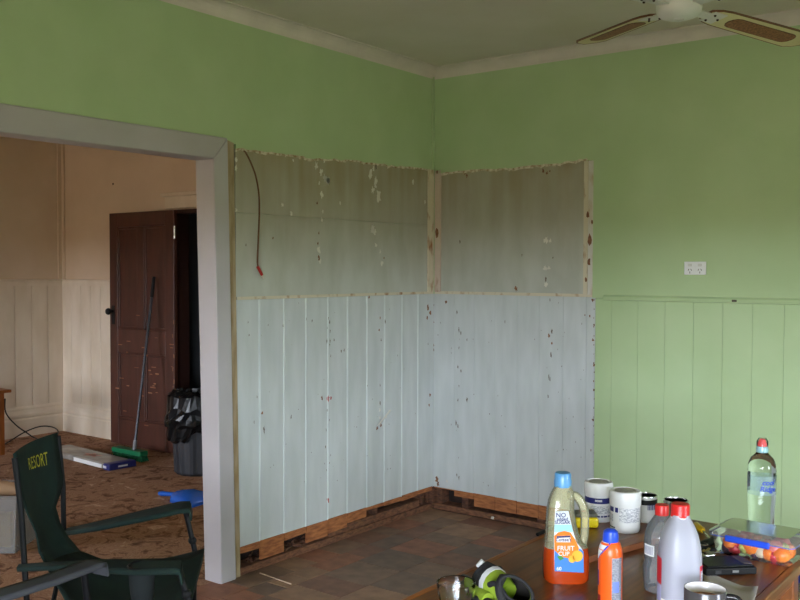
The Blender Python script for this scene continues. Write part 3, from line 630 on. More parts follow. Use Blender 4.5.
# off-cuts on the vinyl floor
a, c = FL(260, 573, .004), FL(291, 584, .004)
tag(MB().tube([a, c], .003, 6).build('wood_splinter', mat('pale_splinter', S(200, 176, 150), .8), loc=a.lerp(c, .5) - Vector((0, 0, .004))), 'thin pale splinter lying on the vinyl floor', 'splinter')
for x, y, s, lab in ((432, 507, .018, 'white plaster crumb on the floor in the room corner'), (492.5, 519, .014, 'white plaster crumb lying on the timber floor plate')):
    p = FL(x, y, .037 if x > 480 else 0.0) ; b = MB(); b.ball(p + Vector((0, 0, s * .55)), s * .7, 8, (1, 1, .8), .25); tag(b.build('plaster_crumb', CHIPW, loc=p), lab, 'plaster')

# ------------------------------------------------------------------ ceiling fan
fc = AD(679, 9, 3.2); FZ = fc.z
fan = thing('ceiling_fan', 'white ceiling fan with cream cane-insert blades', 'ceiling fan', (fc.x, fc.y, CEIL))
FWH = mat('fan_white_enamel', S(214, 214, 208), .35)
rr = 22.5 * 3.2 / F
MB().lathe((fc.x, fc.y, FZ), [(.012, -.036), (.03, -.036), (rr * .55, -.033), (rr * .8, -.026), (rr * .95, -.014), (rr * .985, -.006), (rr * .985, -.002), (rr, .0), (rr, .035), (rr * .93, .044), (rr * .8, .06), (.03, .07)], 36).build('motor_housing', FWH, fan, smooth=True)
MB().lathe((fc.x, fc.y, FZ), [(.004, -.042), (.016, -.041), (.020, -.034)], 20).build('bottom_cap', FWH, fan, smooth=True)
MB().tube([(fc.x, fc.y, FZ + .06), (fc.x, fc.y, CEIL - .03)], .011, 12).build('down_rod', FWH, fan, smooth=True)
MB().lathe((fc.x, fc.y, CEIL), [(.03, -.07), (.055, -.05), (.06, -.0)], 24).build('canopy', FWH, fan, smooth=True)
BL = mat('cream_blade', S(206, 200, 150), .45, col2=S(196, 188, 134), scale=5); CANE = mat('cane_insert', S(150, 104, 66), .7, col2=S(112, 74, 46), scale=140, lo=.4, hi=.6); BE = mat('brown_blade_edge', S(108, 72, 44), .5)
hr = RT.copy(); hr.z = 0; hr.normalize(); hf = FW.copy(); hf.z = 0; hf.normalize()
for deg, droop in ((108, .022), (28, -.045), (213, .01), (-57, .01)):
    t = math.radians(deg); u = hr * math.cos(t) + hf * math.sin(t); v = Vector((-u.y, u.x, 0)); v = (v + Vector((0, 0, -.11))).normalized()
    u = (u + Vector((0, 0, droop / .6))).normalized()
    o = Vector((fc.x, fc.y, FZ + .006)); R1 = .66
    nrm = u.cross(v).normalized()
    if nrm.z < 0: nrm = -nrm
    out = [(.13, -.03), (.16, -.05), (.2, -.058), (.58, -.066), (.60, -.066), (.612, -.056), (.628, -.05), (.64, -.03), (R1, 0), (.64, .03), (.628, .05), (.612, .056), (.60, .066), (.58, .066), (.2, .058), (.16, .05), (.13, .03)]
    bl = MB().prism([o + u * a + v * c for a, c in out], nrm * .006).build('blade', BL, fan)
    ins = [(.26, 0)] + [(.29 - .02 * math.cos(q), .036 * math.sin(q)) for q in (-1.2, -.6)][:0]
    cap = lambda cx, sgn: [(cx + sgn * .03 * math.cos(q), .036 * math.sin(q)) for q in [(-PI / 2 + PI * i / 6) for i in range(7)]]
    poly = cap(.54, 1) + [(a, -c) for a, c in cap(.27, -1)]
    MB().prism([o + u * a + v * c - nrm * .001 for a, c in poly], -nrm * .0015).build('cane_panel', CANE, bl)
    rim = poly + [poly[0]]
    b = MB(); b.tube([o + u * a + v * c - nrm * .001 for a, c in poly], .0022, 5, closed=True); b.build('panel_rim', BE, bl)
    b = MB(); b.tube([o + u * a + v * c + nrm * .003 for a, c in out], .0042, 5, closed=True); b.build('edge_banding', BE, bl)
    arm = MB(); arm.obox(o + u * .10 - nrm * .002, u * .06, v * .022, nrm * .003); arm.obox(o + u * .165 - nrm * .003, u * .03, v * .04, nrm * .002); arm.build('blade_iron', FWH, fan, bevel=.002)
    for a, c in ((.15, -.022), (.15, .022), (.185, 0)): MB().ball(o + u * a + v * c - nrm * .006, .005, 8).build('screw', CHIPD, bl)

# ------------------------------------------------------------------ camp chairs
def camp_chair(name, label, K, fabric, frame, letter=None, cup=True, trim=None):
    """K: 3d key points. back_rows: list of (near, far) edge points top to bottom; seat: near_back, far_back, near_front, far_front"""
    base = sum((K[k] for k in ('nf_foot', 'ff_foot', 'nb_foot', 'fb_foot')), Vector()) / 4; base.z = 0
    o = thing(name, label, 'chair', base)
    rows = []
    fwd = ((K['seat'][2] + K['seat'][3]) - (K['seat'][0] + K['seat'][1])); fwd.z = 0; fwd.normalize()
    for n_, f_ in K['back_rows']: rows.append([n_.lerp(f_, i / 8) - fwd * (.025 * math.sin(PI * i / 8)) for i in range(9)])
    b = MB(); b.grid(rows); back = b.build('backrest', fabric, o, smooth=True, solid=.004)
    nb, fb, nf, ff = K['seat']; rows2 = [rows[-1]]
    for j in range(1, 9):
        t = j / 8; a = nb.lerp(nf, t); c = fb.lerp(ff, t)
        rows2.append([a.lerp(c, i / 8) - Vector((0, 0, .045 * math.sin(PI * i / 8) * math.sin(PI * min(1, t * .85 + .15)) + (.03 * math.sin(PI * t) if 'sag' in K else 0))) for i in range(9)])
    MB().grid(rows2).build('seat', fabric, o, smooth=True, solid=.004)
    fr = [p - Vector((0, 0, .0)) for p in rows2[-1]]; lo = [p - Vector((0, 0, .05)) - fwd * .008 for p in fr]
    MB().grid([fr, lo]).build('seat_front_hem', fabric, o, solid=.004)
    for k, nm in (('nb', 'near'), ('fb', 'far')): MB().tube([K[k + '_top'], K[k + '_mid'], K[k + '_joint']], .010, 8).build('back_pole', frame, o, smooth=True)
    for k in ('nf', 'ff'): MB().tube([K[k + '_arm'], K[k + '_corner']], .010, 8).build('front_post', frame, o, smooth=True); MB().ball(K[k + '_arm'].lerp(K[k + '_corner'], .72), .016, 8).build('joint_knob', BLACKP, o)
    legs = (('nf_corner', 'ff_foot'), ('ff_corner', 'nf_foot'), ('nb_joint', 'fb_foot'), ('fb_joint', 'nb_foot'), ('nf_corner', 'nb_foot'), ('nb_joint', 'nf_foot'), ('ff_corner', 'fb_foot'), ('fb_joint', 'ff_foot'))
    for a, c in legs: MB().tube([K[a], K[c] + Vector((0, 0, .012))], .009, 8).build('leg', frame, o, smooth=True)
    for k in ('nf_foot', 'ff_foot', 'nb_foot', 'fb_foot'): MB().lathe(K[k], [(.022, 0), (.022, .012), (.014, .03)], 10).build('foot', BLACKP, o)
    for side in ('near', 'far'):
        P = K[side + '_arm']; rows = []
        for p, wv in P: rows.append([p + wv * t for t in (-1, -.5, 0, .5, 1)])
        ar = MB(); ar.grid(rows); a_ = ar.build('arm', fabric if not trim else trim, o, smooth=True, solid=.014)
        p, wv = P[-1]; q = MB(); q.grid([[p + wv * t for t in (-1, 0, 1)], [p + wv * t - Vector((0, 0, .035)) + fwd * .006 for t in (-1, 0, 1)]]); q.build('arm_end', fabric if not trim else trim, a_, solid=.006)
        if cup and side == 'near':
            c = K['cup']; wv = P[1][1]
            MB().lathe(c + Vector((0, 0, -.115)), [(.028, .0), (.036, .05), (.041, .118)], 20, cap=False).build('cup_holder', mat('black_mesh_pocket', S(18, 24, 24), .9), o, smooth=True, solid=.002)
            MB().lathe(c + Vector((0, 0, .0)), [(.0435, .004), (.046, .008), (.043, .011), (.040, .008)], 22, cap=False).build('cup_rim', BLACKP, o, smooth=True)
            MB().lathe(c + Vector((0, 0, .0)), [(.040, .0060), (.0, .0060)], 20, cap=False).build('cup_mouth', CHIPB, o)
    if letter:
        R = K['back_rows']; 
        def fn(u, v):
            k = .56 + u / .40; t = max(0, min(2.99, 1.02 - v / .056)); j = int(t); w_ = t - j
            return R[j][0].lerp(R[j + 1][0], w_).lerp(R[j][1].lerp(R[j + 1][1], w_), k) - fwd * (.025 * math.sin(PI * max(0, min(1, k)))) + fwd * .006
        textmesh(letter, .046, fn, 'lettering', mat('yellow_print', S(176, 168, 40), .7), back, spacing=1.0)
    return o
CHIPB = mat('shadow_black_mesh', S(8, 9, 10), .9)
CG = mat('dark_green_canvas', S(13, 38, 31), .9, col2=S(10, 30, 25), scale=12, bump=.15, bscale=250)
FRM = mat('black_tube', S(14, 14, 16), .5, spec=.3)
K = {}
K['back_rows'] = [(AD(13.5, 454, 3.05), AD(57, 432.5, 3.46)), (AD(15.5, 470, 3.06), AD(60, 455, 3.47)), (AD(19, 489, 3.07), AD(63, 482, 3.48)), (AD(22, 502, 3.08), AD(60, 494, 3.45)),
                  (AD(30, 520, 3.11), AD(55.5, 507, 3.41)), (AD(36, 533, 3.12), AD(60, 523, 3.40)), (AD(39, 552, 3.10), AD(68, 537, 3.40)), (AD(46, 566, 3.08), AD(80, 551, 3.42))]
K['seat'] = [AD(52, 596, 3.0), AD(86, 557, 3.44), AD(182, 630, 2.76), AD(204, 549, 3.5)]
K['sag'] = 1
K['nb_top'], K['nb_mid'], K['nb_joint'] = AD(14.5, 458, 3.06), AD(21, 510, 3.08), AD(27.5, 612, 3.08)
K['fb_top'], K['fb_mid'], K['fb_joint'] = AD(58, 436, 3.465), AD(63, 486, 3.49), AD(64, 552, 3.50)
K['nf_arm'], K['nf_corner'] = AD(178.5, 569, 2.80), AD(190, 604, 2.78)
K['ff_arm'], K['ff_corner'] = AD(185.5, 511, 3.52), AD(195, 552, 3.51)
for k, s, j in (('nf_foot', 'nf_corner', 0), ('ff_foot', 'ff_corner', 0), ('nb_foot', 'nb_joint', 0), ('fb_foot', 'fb_joint', 0)): K[k] = Vector((K[s].x, K[s].y, 0))
across = (K['ff_arm'] - K['nf_arm']); across.z = 0; across.normalize()
K['near_arm'] = [(AD(18, 568, 3.06), across * .02), (AD(60, 565.5, 3.0), across * .028), (AD(100, 566, 2.93), across * .05), (AD(142, 567, 2.86), across * .062), (AD(176, 566, 2.81), across * .058), (AD(180.5, 568, 2.80), across * .05)]
K['far_arm'] = [(AD(66, 532, 3.5), across * .03), (AD(100, 525.5, 3.5), across * .05), (AD(140, 516.5, 3.51), across * .065), (AD(180, 507.5, 3.52), across * .07), (AD(190, 507, 3.52), across * .065)]
K['cup'] = AD(142, 568, 2.86)
camp_chair('camp_chair', 'dark green canvas camp chair with yellow lettering beside the opening', K, CG, FRM, 'RESORT')
# grey chair beside it: only its right arm reaches into view
G = {}
af = AD(96, 564, 2.68); ar_ = AD(0, 597, 2.40)
fd = Vector((af.x - ar_.x, af.y - ar_.y, 0)).normalized(); lf = Vector((-fd.y, fd.x, 0))
A0 = Vector((af.x, af.y, 0))
def gp(f, l, z): return A0 + fd * f + lf * l + Vector((0, 0, z))
az = af.z
G['back_rows'] = [(gp(-.72, .16, .9), gp(-.72, .60, .9)), (gp(-.70, .15, .84), gp(-.70, .61, .84)), (gp(-.67, .15, .75), gp(-.67, .61, .75)), (gp(-.62, .2, .62), gp(-.62, .56, .62)), (gp(-.54, .18, .5), gp(-.54, .58, .5))]
G['seat'] = [gp(-.5, .13, .43), gp(-.5, .63, .43), gp(-.02, .03, .44), gp(-.02, .73, .44)]
G['nb_top'], G['nb_mid'], G['nb_joint'] = gp(-.73, .15, .89), gp(-.66, .14, .65), gp(-.55, .12, .38)
G['fb_top'], G['fb_mid'], G['fb_joint'] = gp(-.73, .61, .89), gp(-.66, .62, .65), gp(-.55, .64, .38)
G['nf_arm'], G['nf_corner'] = AD(84, 572, 2.66), gp(-.0, .02, .42)
G['ff_arm'], G['ff_corner'] = gp(-.04, .76, az - .02), gp(-.0, .74, .42)
for k in ('nf', 'ff'): G[k + '_foot'] = Vector((G[k + '_corner'].x, G[k + '_corner'].y, 0))
for k in ('nb', 'fb'): G[k + '_foot'] = Vector((G[k + '_joint'].x, G[k + '_joint'].y, 0))
rb = gp(-.62, .12, .60)
G['near_arm'] = [(rb, lf * .025), (AD(0, 596, 2.42), lf * .036), (AD(50, 580, 2.56), lf * .036), (AD(94, 564, 2.67), lf * .034), (AD(99, 563, 2.685), lf * .032)]
G['far_arm'] = [(gp(-.62, .64, .60), lf * .025), (gp(-.3, .72, .62), lf * .04), (gp(0, .76, az), lf * .04)]
camp_chair('camp_chair', 'grey camp chair of which one sloping arm shows in front of green chair', G, mat('grey_canvas', S(60, 61, 66), .85, bump=.15, bscale=250), FRM, None, cup=False)

# ------------------------------------------------------------------ the table
TZ = .75; XL, XR, YF, YN = 2.075, 2.735, -1.985, -3.75
tab = thing('dining_table', 'varnished brown wooden table crowded with bottles and tubs', 'table', ((XL + XR) / 2, (YF + YN) / 2, 0))
npl = 5
for i in range(npl):
    a = XL + .022 + (XR - XL - .044) * i / npl; c = XL + .022 + (XR - XL - .044) * (i + 1) / npl
    MB().box(a, c, YN + .022, YF - .022, TZ - .024, TZ).build('top_plank', TABLE, tab)
for x0_, x1_, y0_, y1_ in ((XL, XL + .022, YN, YF), (XR - .022, XR, YN, YF), (XL + .022, XR - .022, YF - .022, YF), (XL + .022, XR - .022, YN, YN + .022)):
    MB().box(x0_, x1_, y0_, y1_, TZ - .026, TZ - .0003).build('top_edging', TEDGE if x0_ == XL else TABLE, tab, bevel=.004)
MB().box(XL + .06, XL + .08, YN + .06, YF - .06, TZ - .11, TZ - .026).box(XR - .08, XR - .06, YN + .06, YF - .06, TZ - .11, TZ - .026).box(XL + .06, XR - .06, YF - .08, YF - .06, TZ - .11, TZ - .026).box(XL + .06, XR - .06, YN + .06, YN + .08, TZ - .11, TZ - .026).build('apron', TABLE, tab)
for x in (XL + .055, XR - .105):
    for y in (YN + .055, YF - .105): MB().box(x, x + .05, y, y + .05, 0, TZ - .026).build('leg', TABLE, tab, bevel=.004)
T = lambda x, y: FL(x, y, TZ + .0005)
def horiz(): 
    a = RT.copy(); a.z = 0; a.normalize(); b_ = FW.copy(); b_.z = 0; b_.normalize(); return a, b_
HR_, HF_ = horiz()

# cordial bottle
cb = T(565.5, 579.5); s = depth(cb) / F
fr = thing('cordial_bottle', 'tall handled cordial bottle of orange drink with blue cap', 'bottle', cb)
secs = [(585, 546, 585), (583, 543.5, 587.6), (575, 543, 588.2), (560, 543, 588.2), (551, 544, 586.5), (547, 544.6, 582), (541, 545, 578.5), (528, 545.6, 575), (516, 546.4, 573), (507, 547.8, 572.8), (501, 549.6, 573), (496, 552, 572.4), (492.5, 554, 570.6), (490, 554.5, 570)]
def brings(k=1., zmax=9, zoff=0.):
    out = []
    for j, (y, a, c) in enumerate(secs):
        z = zat(cb, y - 4.5 * max(0, 1 - j / 3)) - cb.z
        z = max(0, zat(cb, y) - zat(cb, 585)) 
        if z > zmax: break
        cx = ((a + c) / 2 - 565.5) * s; hw = (c - a) / 2 * s * k; hd = min(hw, .036 * k) if j < 10 else min(hw * .95, .036 * k)
        out.append([cb + HR_ * (cx + hw * math.copysign(abs(math.cos(t)) ** .6, math.cos(t))) + HF_ * (hd * math.copysign(abs(math.sin(t)) ** .6, math.sin(t))) + Vector((0, 0, z + zoff)) for t in [2 * PI * i / 32 for i in range(32)]])
    return out
PLAS = film('yellowed_clear_plastic', (.90, .88, .74, 1), .32, .12, .30, S(216, 212, 176))
MB().loft([r for r in brings() if r[0].z - cb.z > zat(cb, 551.5) - zat(cb, 585)]).build('bottle_body', PLAS, fr, smooth=True)
zl = zat(cb, 551) - zat(cb, 585)
MB().loft(brings(1., zl + .0005, 0)).build('orange_drink', mat('orange_cordial', S(168, 58, 14), .25), fr, smooth=True)
def bz_(y): return max(0, zat(cb, y) - zat(cb, 585))
def bp(x, y, off=0.): return cb + HR_ * ((x - 565.5) * s) + HF_ * off + Vector((0, 0, bz_(y)))
MB().tube(spline([bp(567, 501), bp(574, 501), bp(580, 507), bp(583.6, 517), bp(584.3, 530), bp(583.6, 543), bp(580, 552)], 5), .0105, 12).build('handle', PLAS, fr, smooth=True)
cz = bz_(491)
b = MB(); b.lathe(cb + HR_ * ((562 - 565.5) * s), [(8.6 * s, cz - .002), (8.8 * s, cz + .012), (8.2 * s, cz + .018), (8.2 * s, bz_(479.5)), (7.2 * s, bz_(478)), (.001, bz_(477.6))], 28); b.build('cap', mat('pale_blue_cap', S(92, 150, 200), .3), fr, smooth=True)
def lab(pts, name, m_, off, par=fr, th=.0006): return MB().prism([bp(x, y, off) for x, y in pts], HF_ * -th).build(name, m_, par)
of = -.0372
base_l = lab([(552, 513), (565, 512.5), (569, 530), (573, 543), (580, 552), (580.5, 573), (552, 571.5), (551, 540)], 'label', mat('white_label', S(226, 232, 236), .4), of)
lab([(551.5, 526), (568, 526), (569.5, 533), (551.3, 533)], 'label_print', mat('sky_print', S(160, 214, 226), .5), of - .0008, base_l)
lab([(551.2, 537), (555, 533.5), (561, 532), (567, 533.5), (571.5, 540), (575.5, 549), (573, 556), (566, 559), (558, 557), (551.6, 551)], 'label_print', mat('orange_print', S(240, 130, 20), .5), of - .0012, base_l)
lab([(551.6, 551), (558, 557), (566, 559), (573, 556), (576, 549), (580, 552), (580.5, 573), (552, 571.5)], 'label_print', mat('blue_print', S(64, 130, 206), .5), of - .001, base_l)
lab([(553.5, 537), (567, 536.3), (567, 543), (553.5, 543)], 'label_print', WHITEP, of - .0018, base_l)
lab([(553.5, 537), (567, 536.3), (567, 538), (553.5, 538.8)], 'label_print', NAVY, of - .0022, base_l)
b = MB()
for cx_, cy_, r_ in ((574, 556.5, 5.5), (569, 559.5, 3.6)): b.prism([bp(cx_ + r_ * math.cos(t), cy_ + r_ * math.sin(t), of - .002) for t in [2 * PI * i / 16 for i in range(16)]], HF_ * -.0006)
b.build('label_print', mat('orange_slice_print', S(250, 180, 50), .5), base_l)
lab([(554, 557), (558, 556), (561, 559), (557, 561)], 'label_print', mat('leaf_print', S(60, 140, 60), .5), of - .002, base_l)
for tx, sz, px_, py_, col in (('NO', 5, 557.5, 516.5, NAVY), ('added', 3.6, 559, 520.3, NAVY), ('SUGAR', 3.8, 559, 523.6, NAVY), ("Cottee's", 3.6, 560.2, 540.6, NAVY), ('FRUIT', 5.2, 562.5, 549, WHITEP), ('CUP', 4.6, 560.6, 554.4, WHITEP), ('60', 4, 556, 569, WHITEP)):
    textmesh(tx, sz * s * 1.25, lambda u, v, px_=px_, py_=py_: bp(px_, py_, of - .0032) + HR_ * u + Vector((0, 0, v)), 'lettering', col, base_l, bold=.0002)

# white tubs, tins
def tub(px_, py_, wpx, ytop, ylid, name, label, seed):
    c = T(px_, py_); r = wpx / 2 * depth(c) / F; z1 = zat(c, ytop) - c.z; z2 = zat(c, ylid) - c.z
    o = thing(name, label, 'tub', c)
    MB().lathe(c, [(r * .88, 0), (r * .93, .004), (r * .95, .01), (r * .95, z2 - .006), (r * .9, z2)], 32).build('pot', WHITEP, o, smooth=True)
    MB().lathe(c, [(r * .98, z2 - .006), (r, z2 - .002), (r, z1 - .008), (r * .95, z1 - .001), (r * .84, z1), (r * .82, z1 - .003), (.001, z1 - .003)], 32).build('lid', WHITEP, o, smooth=True)
    MB().lathe(c, [(r * .70, z1 - .0032), (r * .68, z1 - .0005), (.001, z1 - .0005)], 28).build('lid_disc', mat('grey_lid_print', S(186, 184, 176), .6, col2=S(160, 158, 150), scale=120), o, smooth=True)
    a0 = math.atan2(CAM.y - c.y, CAM.x - c.x)
    def band(q0, q1, t0, t1, m_, k=.956, n=18):
        MB().grid([[c + Vector((r * k * math.cos(a0 + t0 + (t1 - t0) * i / n), r * k * math.sin(a0 + t0 + (t1 - t0) * i / n), z)) for i in range(n + 1)] for z in (q0, q1)]).build('label_band', m_, o, smooth=True)
    return o, band, z2, c, r, a0
PRN = mat('grey_fine_print', S(170, 172, 180), .6, col2=S(226, 226, 228), scale=160, stretch=(1, 1, 3), lo=.45, hi=.55)
o, band, z2, c, r, a0 = tub(598.4, 519, 28.4, 481, 491.5, 'filler_tub', 'white plastic tub with navy band, left of its twin', 1)
band(.0, .005, -PI, PI, WHITEP); band(z2 * .66, z2 * .86, -PI * .8, 1.1, NAVY); band(z2 * .18, z2 * .24, -PI * .8, PI * .8, NAVY); band(z2 * .3, z2 * .58, -.6, 1.2, PRN)
textmesh('NORTHFIX'[0:0] or 'plaster', .0, lambda u, v: c, 'lettering', WHITEP, o) if False else None
b = MB()
for i in range(7): 
    t = a0 - .25 + i * .075; b.grid([[c + Vector((r * .959 * math.cos(t + k), r * .959 * math.sin(t + k), z2 * .735 + q)) for k in (0, .05)] for q in (0, .006)])
b.build('band_lettering', WHITEP, o)
o, band, z2, c, r, a0 = tub(625, 530, 31, 489.8, 503, 'filler_tub', 'white plastic tub covered in small print, in front of the tins', 2)
band(z2 * .74, z2 * .96, -1.35, -.85, NAVY); band(z2 * .74, z2 * .96, -.72, -.48, NAVY); band(z2 * .16, z2 * .2, -1.5, -.7, BLACKP); band(z2 * .4, z2 * .93, -.4, 1.2, PRN); band(z2 * .38, z2 * .66, -1.5, -.9, PRN)

def tin(px_, py_, wpx, ytop, label, full):
    c = T(px_, py_); r = wpx / 2 * depth(c) / F; z1 = zat(c, ytop + 3) - c.z
    o = thing('paint_tin', label, 'tin', c)
    MB().lathe(c, [(r * .95, 0), (r, .002), (r, .005), (r * .97, .007), (r * .97, z1 - .006), (r, z1 - .004), (r, z1)], 32).build('can', mat('white_tin_label', S(208, 206, 204), .4) if full else STEEL, o, smooth=True)
    MB().lathe(c, [(r, z1), (r * .98, z1 + .003), (r * .9, z1 + .003), (r * .88, z1 - .002), (r * .7, z1 - .002), (r * .68, z1 - .004), (.001, z1 - .004)], 32).build('lid', STEEL, o, smooth=True)
    a0 = math.atan2(CAM.y - c.y, CAM.x - c.x)
    if full:
        MB().lathe(c, [(r * .978, z1 - .022), (r * .978, z1 - .007)], 32, cap=False).build('black_band', BLACKP, o, smooth=True)
        b = MB()
        for i in range(9):
            t = a0 + .15 + i * .085; b.grid([[c + Vector((r * .976 * math.cos(t + k), r * .976 * math.sin(t + k), q)) for k in (0, .03 + .02 * (i % 3))] for q in (z1 * .52, z1 * .74)])
        b.build('barcode', NAVY, o)
    return o
tin(645.5, 520.5, 23, 492.5, 'small tin with black top band and barcode beside white tub', True)
tin(675.5, 528, 24.5, 497.5, 'round metal tin showing its lid behind the milk bottle', False)

# yellow tape measure
c = T(585, 526); s2 = depth(c) / F
tm = thing('tape_measure', 'yellow tape measure lying between cordial bottle and white tub', 'tape measure', c)
MB().obox(c + Vector((0, 0, .016)), HR_ * (12 * s2), HF_ * .03, (0, 0, .0155)).build('case', mat('yellow_plastic', S(232, 208, 24), .35), tm, bevel=.009, seg=3)
MB().obox(c + Vector((0, 0, .037)), HR_ * (11 * s2), HF_ * .027, (0, 0, .006)).build('top_cover', mat('smoke_plastic', S(92, 92, 84), .4), tm, bevel=.005)
MB().obox(c + Vector((0, 0, .040)) - HR_ * .008 , HR_ * (3 * s2), HF_ * .004, (0, 0, .005)).build('red_button', CHIPRED, tm)

# spray can
c = T(610, 602); s2 = depth(c) / F
sc_ = thing('spray_can', 'orange spray can with a blue domed cap', 'spray can', c); R = 12 * s2
za = zat(c, 553) - c.z; zb = zat(c, 541) - c.z; zt = zat(c, 528.5) - c.z
ORG = mat('orange_can_print', S(242, 96, 32), .3)
MB().lathe(c, [(R * .96, 0), (R, .003), (R, za)], 32).build('can_body', ORG, sc_, smooth=True)
MB().lathe(c, [(R, za), (R * .96, za + (zb - za) * .4), (R * .8, za + (zb - za) * .85), (R * .66, zb)], 32).build('shoulder', ORG, sc_, smooth=True)
a0 = math.atan2(CAM.y - c.y, CAM.x - c.x)
def cyl(q0, q1, t0, t1, k, m_, nm, par=sc_, c=c, R=R, n=14, a0=a0):
    return MB().grid([[c + Vector((R * k * math.cos(a0 + t0 + (t1 - t0) * i / n), R * k * math.sin(a0 + t0 + (t1 - t0) * i / n), z)) for i in range(n + 1)] for z in (q0, q1)]).build(nm, m_, par, smooth=True)
SILV = mat('silver_info_print', S(150, 152, 160), .4, col2=S(110, 112, 124), scale=200, stretch=(1, 1, 4), lo=.45, hi=.55)
cyl(.0, za - .004, .12, 1.1, 1.004, SILV, 'info_panel'); cyl(.03, .055, .2, .8, 1.008, mat('pale_blue_print', S(110, 130, 200), .4), 'blue_print')
def srad(t):
    P_ = [(-9, 1), (0, 1), (.4, .96), (.85, .8), (1, .66), (9, .66)]
    for (a_, r0), (b__, r1) in zip(P_[:-1], P_[1:]):
        if t <= b__: return r0 + (r1 - r0) * (t - a_) / (b__ - a_)
n = 10; rows = []
for j in range(7):
    z = za - .012 + (zb - za + .012) * j / 6; rk = R * 1.015 * srad((z - za) / (zb - za))
    rows.append([c + Vector((rk * math.cos(a0 + t), rk * math.sin(a0 + t), z)) for t in [-1.9 + (.55 + 1.15 * j / 6) * i / n for i in range(n + 1)]])
MB().grid(rows).build('white_swoosh', WHITEP, sc_, smooth=True)
rows = [[p + (rows[j][-1] - rows[j][-2]) * (k * 1.0) for k in (0, 1.4)] for j, p in enumerate([r_[-1] for r_ in rows])]
MB().grid(rows).build('blue_swoosh', BLUE, sc_, smooth=True)
cyl(.005, .02, -1.3, -.9, 1.006, mat('maroon_print', S(120, 20, 40), .5), 'maroon_print'); cyl(.04, .075, -1.5, -1.15, 1.006, mat('purple_print', S(90, 60, 140), .5), 'purple_print')
MB().lathe(c, [(R * .64, zb - .002), (R * .65, zb + (zt - zb) * .4), (R * .58, zb + (zt - zb) * .8), (R * .36, zt - .001), (.001, zt)], 28).build('cap', BLUE, sc_, smooth=True)

# clear water bottle with red cap
WATER = mat('clear_pet_with_water', (.93, .97, .97, 1), .03, trans=1., ior=1.28, col2=(.9, .96, .96, 1))
PETM = film('thin_clear_pet', (.95, .96, .97, 1), .36, .06, .16, S(214, 220, 226))
def pet(c, prof, capz, capr, caph, name, label, capm, sports=False):
    o = thing(name, label, 'bottle', c)
    MB().lathe(c, prof, 32, cap=False).build('bottle_body', PETM, o, smooth=True)
    MB().lathe(c, [(capr, capz), (capr, capz + caph * .86), (capr * .9, capz + caph), (.001, capz + caph)], 24).build('cap', capm, o, smooth=True)
    return o
c = T(661, 590.5); s2 = depth(c) / F; R = 18 * s2; Z = lambda y: zat(c, y) - c.z
pb = pet(c + Vector((0, 0, 0)), [(R * .7, 0), (R * .92, .004), (R * .96, .02), (R, Z(575)), (R, Z(563)), (R * .93, Z(560)), (R * .96, Z(556)), (R * .96, Z(540)), (R * .9, Z(533)), (R * .72, Z(524)), (R * .42, Z(516)), (R * .34, Z(514)), (R * .34, Z(512))], Z(514.5), 6.9 * s2, Z(504.5) - Z(514.5), 'water_bottle', 'clear water bottle with red cap beside the milk bottle', RED)
b = MB(); 
MB().grid([[c + Vector((R * .985 * math.cos(a0 - 1.2 + .75 * i / 8), R * .985 * math.sin(a0 - 1.2 + .75 * i / 8), z)) for i in range(9)] for z in (Z(553), Z(542))]).build('white_sticker', WHITEP, pb, smooth=True)
for i in range(7):
    t = a0 - 1.1 + .085 * i; b.grid([[c + Vector((R * .995 * math.cos(t + k), R * .995 * math.sin(t + k), z)) for k in (0, .035)] for z in (Z(551.5), Z(543.5))])
b.build('barcode', NAVY, pb)
# milk bottle
c = T(679, 611); s2 = depth(c) / F; R = 20.8 * s2; Z = lambda y: zat(c, y) - c.z
mk = thing('milk_bottle', 'translucent white milk bottle with red cap, nearly empty', 'bottle', c)
HDPE = mat('milky_plastic', S(164, 164, 175), .4, sss=.3, col2=S(157, 157, 170), scale=3)
prof = [(R * .8, 0), (R * .98, .006), (R, .02), (R, Z(570)), (R * .985, Z(555)), (R * .93, Z(545)), (R * .82, Z(534)), (R * .66, Z(525)), (R * .52, Z(520)), (R * .44, Z(517)), (R * .42, Z(514))]
def sq(cc, prof, n=36, p=.75):
    return MB().loft([[cc + HR_ * (r_ * math.copysign(abs(math.cos(t)) ** p, math.cos(t))) + HF_ * (r_ * math.copysign(abs(math.sin(t)) ** p, math.sin(t))) + Vector((0, 0, z)) for t in [2 * PI * i / n for i in range(n)]] for r_, z in prof])
sq(c, prof).build('bottle_body', HDPE, mk, smooth=True)
sq(c, [(R * 1.003, .004), (R * 1.004, Z(595))]).build('milk_level', mat('cream_milk', S(236, 230, 210), .35), mk, smooth=True)
MB().lathe(c, [(9.2 * s2, Z(516.5)), (9.4 * s2, Z(514.5)), (9.2 * s2, Z(514)), (9.2 * s2, Z(505)), (8.4 * s2, Z(503.5)), (.001, Z(503.3))], 30).build('cap', RED, mk, smooth=True)
MB().lathe(c, [(9.3 * s2, Z(517.6)), (9.45 * s2, Z(516.2))], 30, cap=False).build('cap_ring', WHITEP, mk, smooth=True)
def sqpt(t, k, z, p=.75): return c + HR_ * (R * k * math.copysign(abs(math.cos(t)) ** p, math.cos(t))) + HF_ * (R * k * math.copysign(abs(math.sin(t)) ** p, math.sin(t))) + Vector((0, 0, z))
def sqband(t0, t1, y0, y1, m_, nm, k=1.006, n=8): return MB().grid([[sqpt(t0 + (t1 - t0) * i / n, k, Z(y)) for i in range(n + 1)] for y in (y0, y1)]).build(nm, m_, mk, smooth=True)
d90 = PI / 180
sqband(-192 * d90, -164 * d90, 582, 556, mat('red_label', S(214, 40, 54), .4), 'side_label'); sqband(-192 * d90, -164 * d90, 600, 583, mat('lilac_label', S(190, 190, 226), .4), 'side_label')
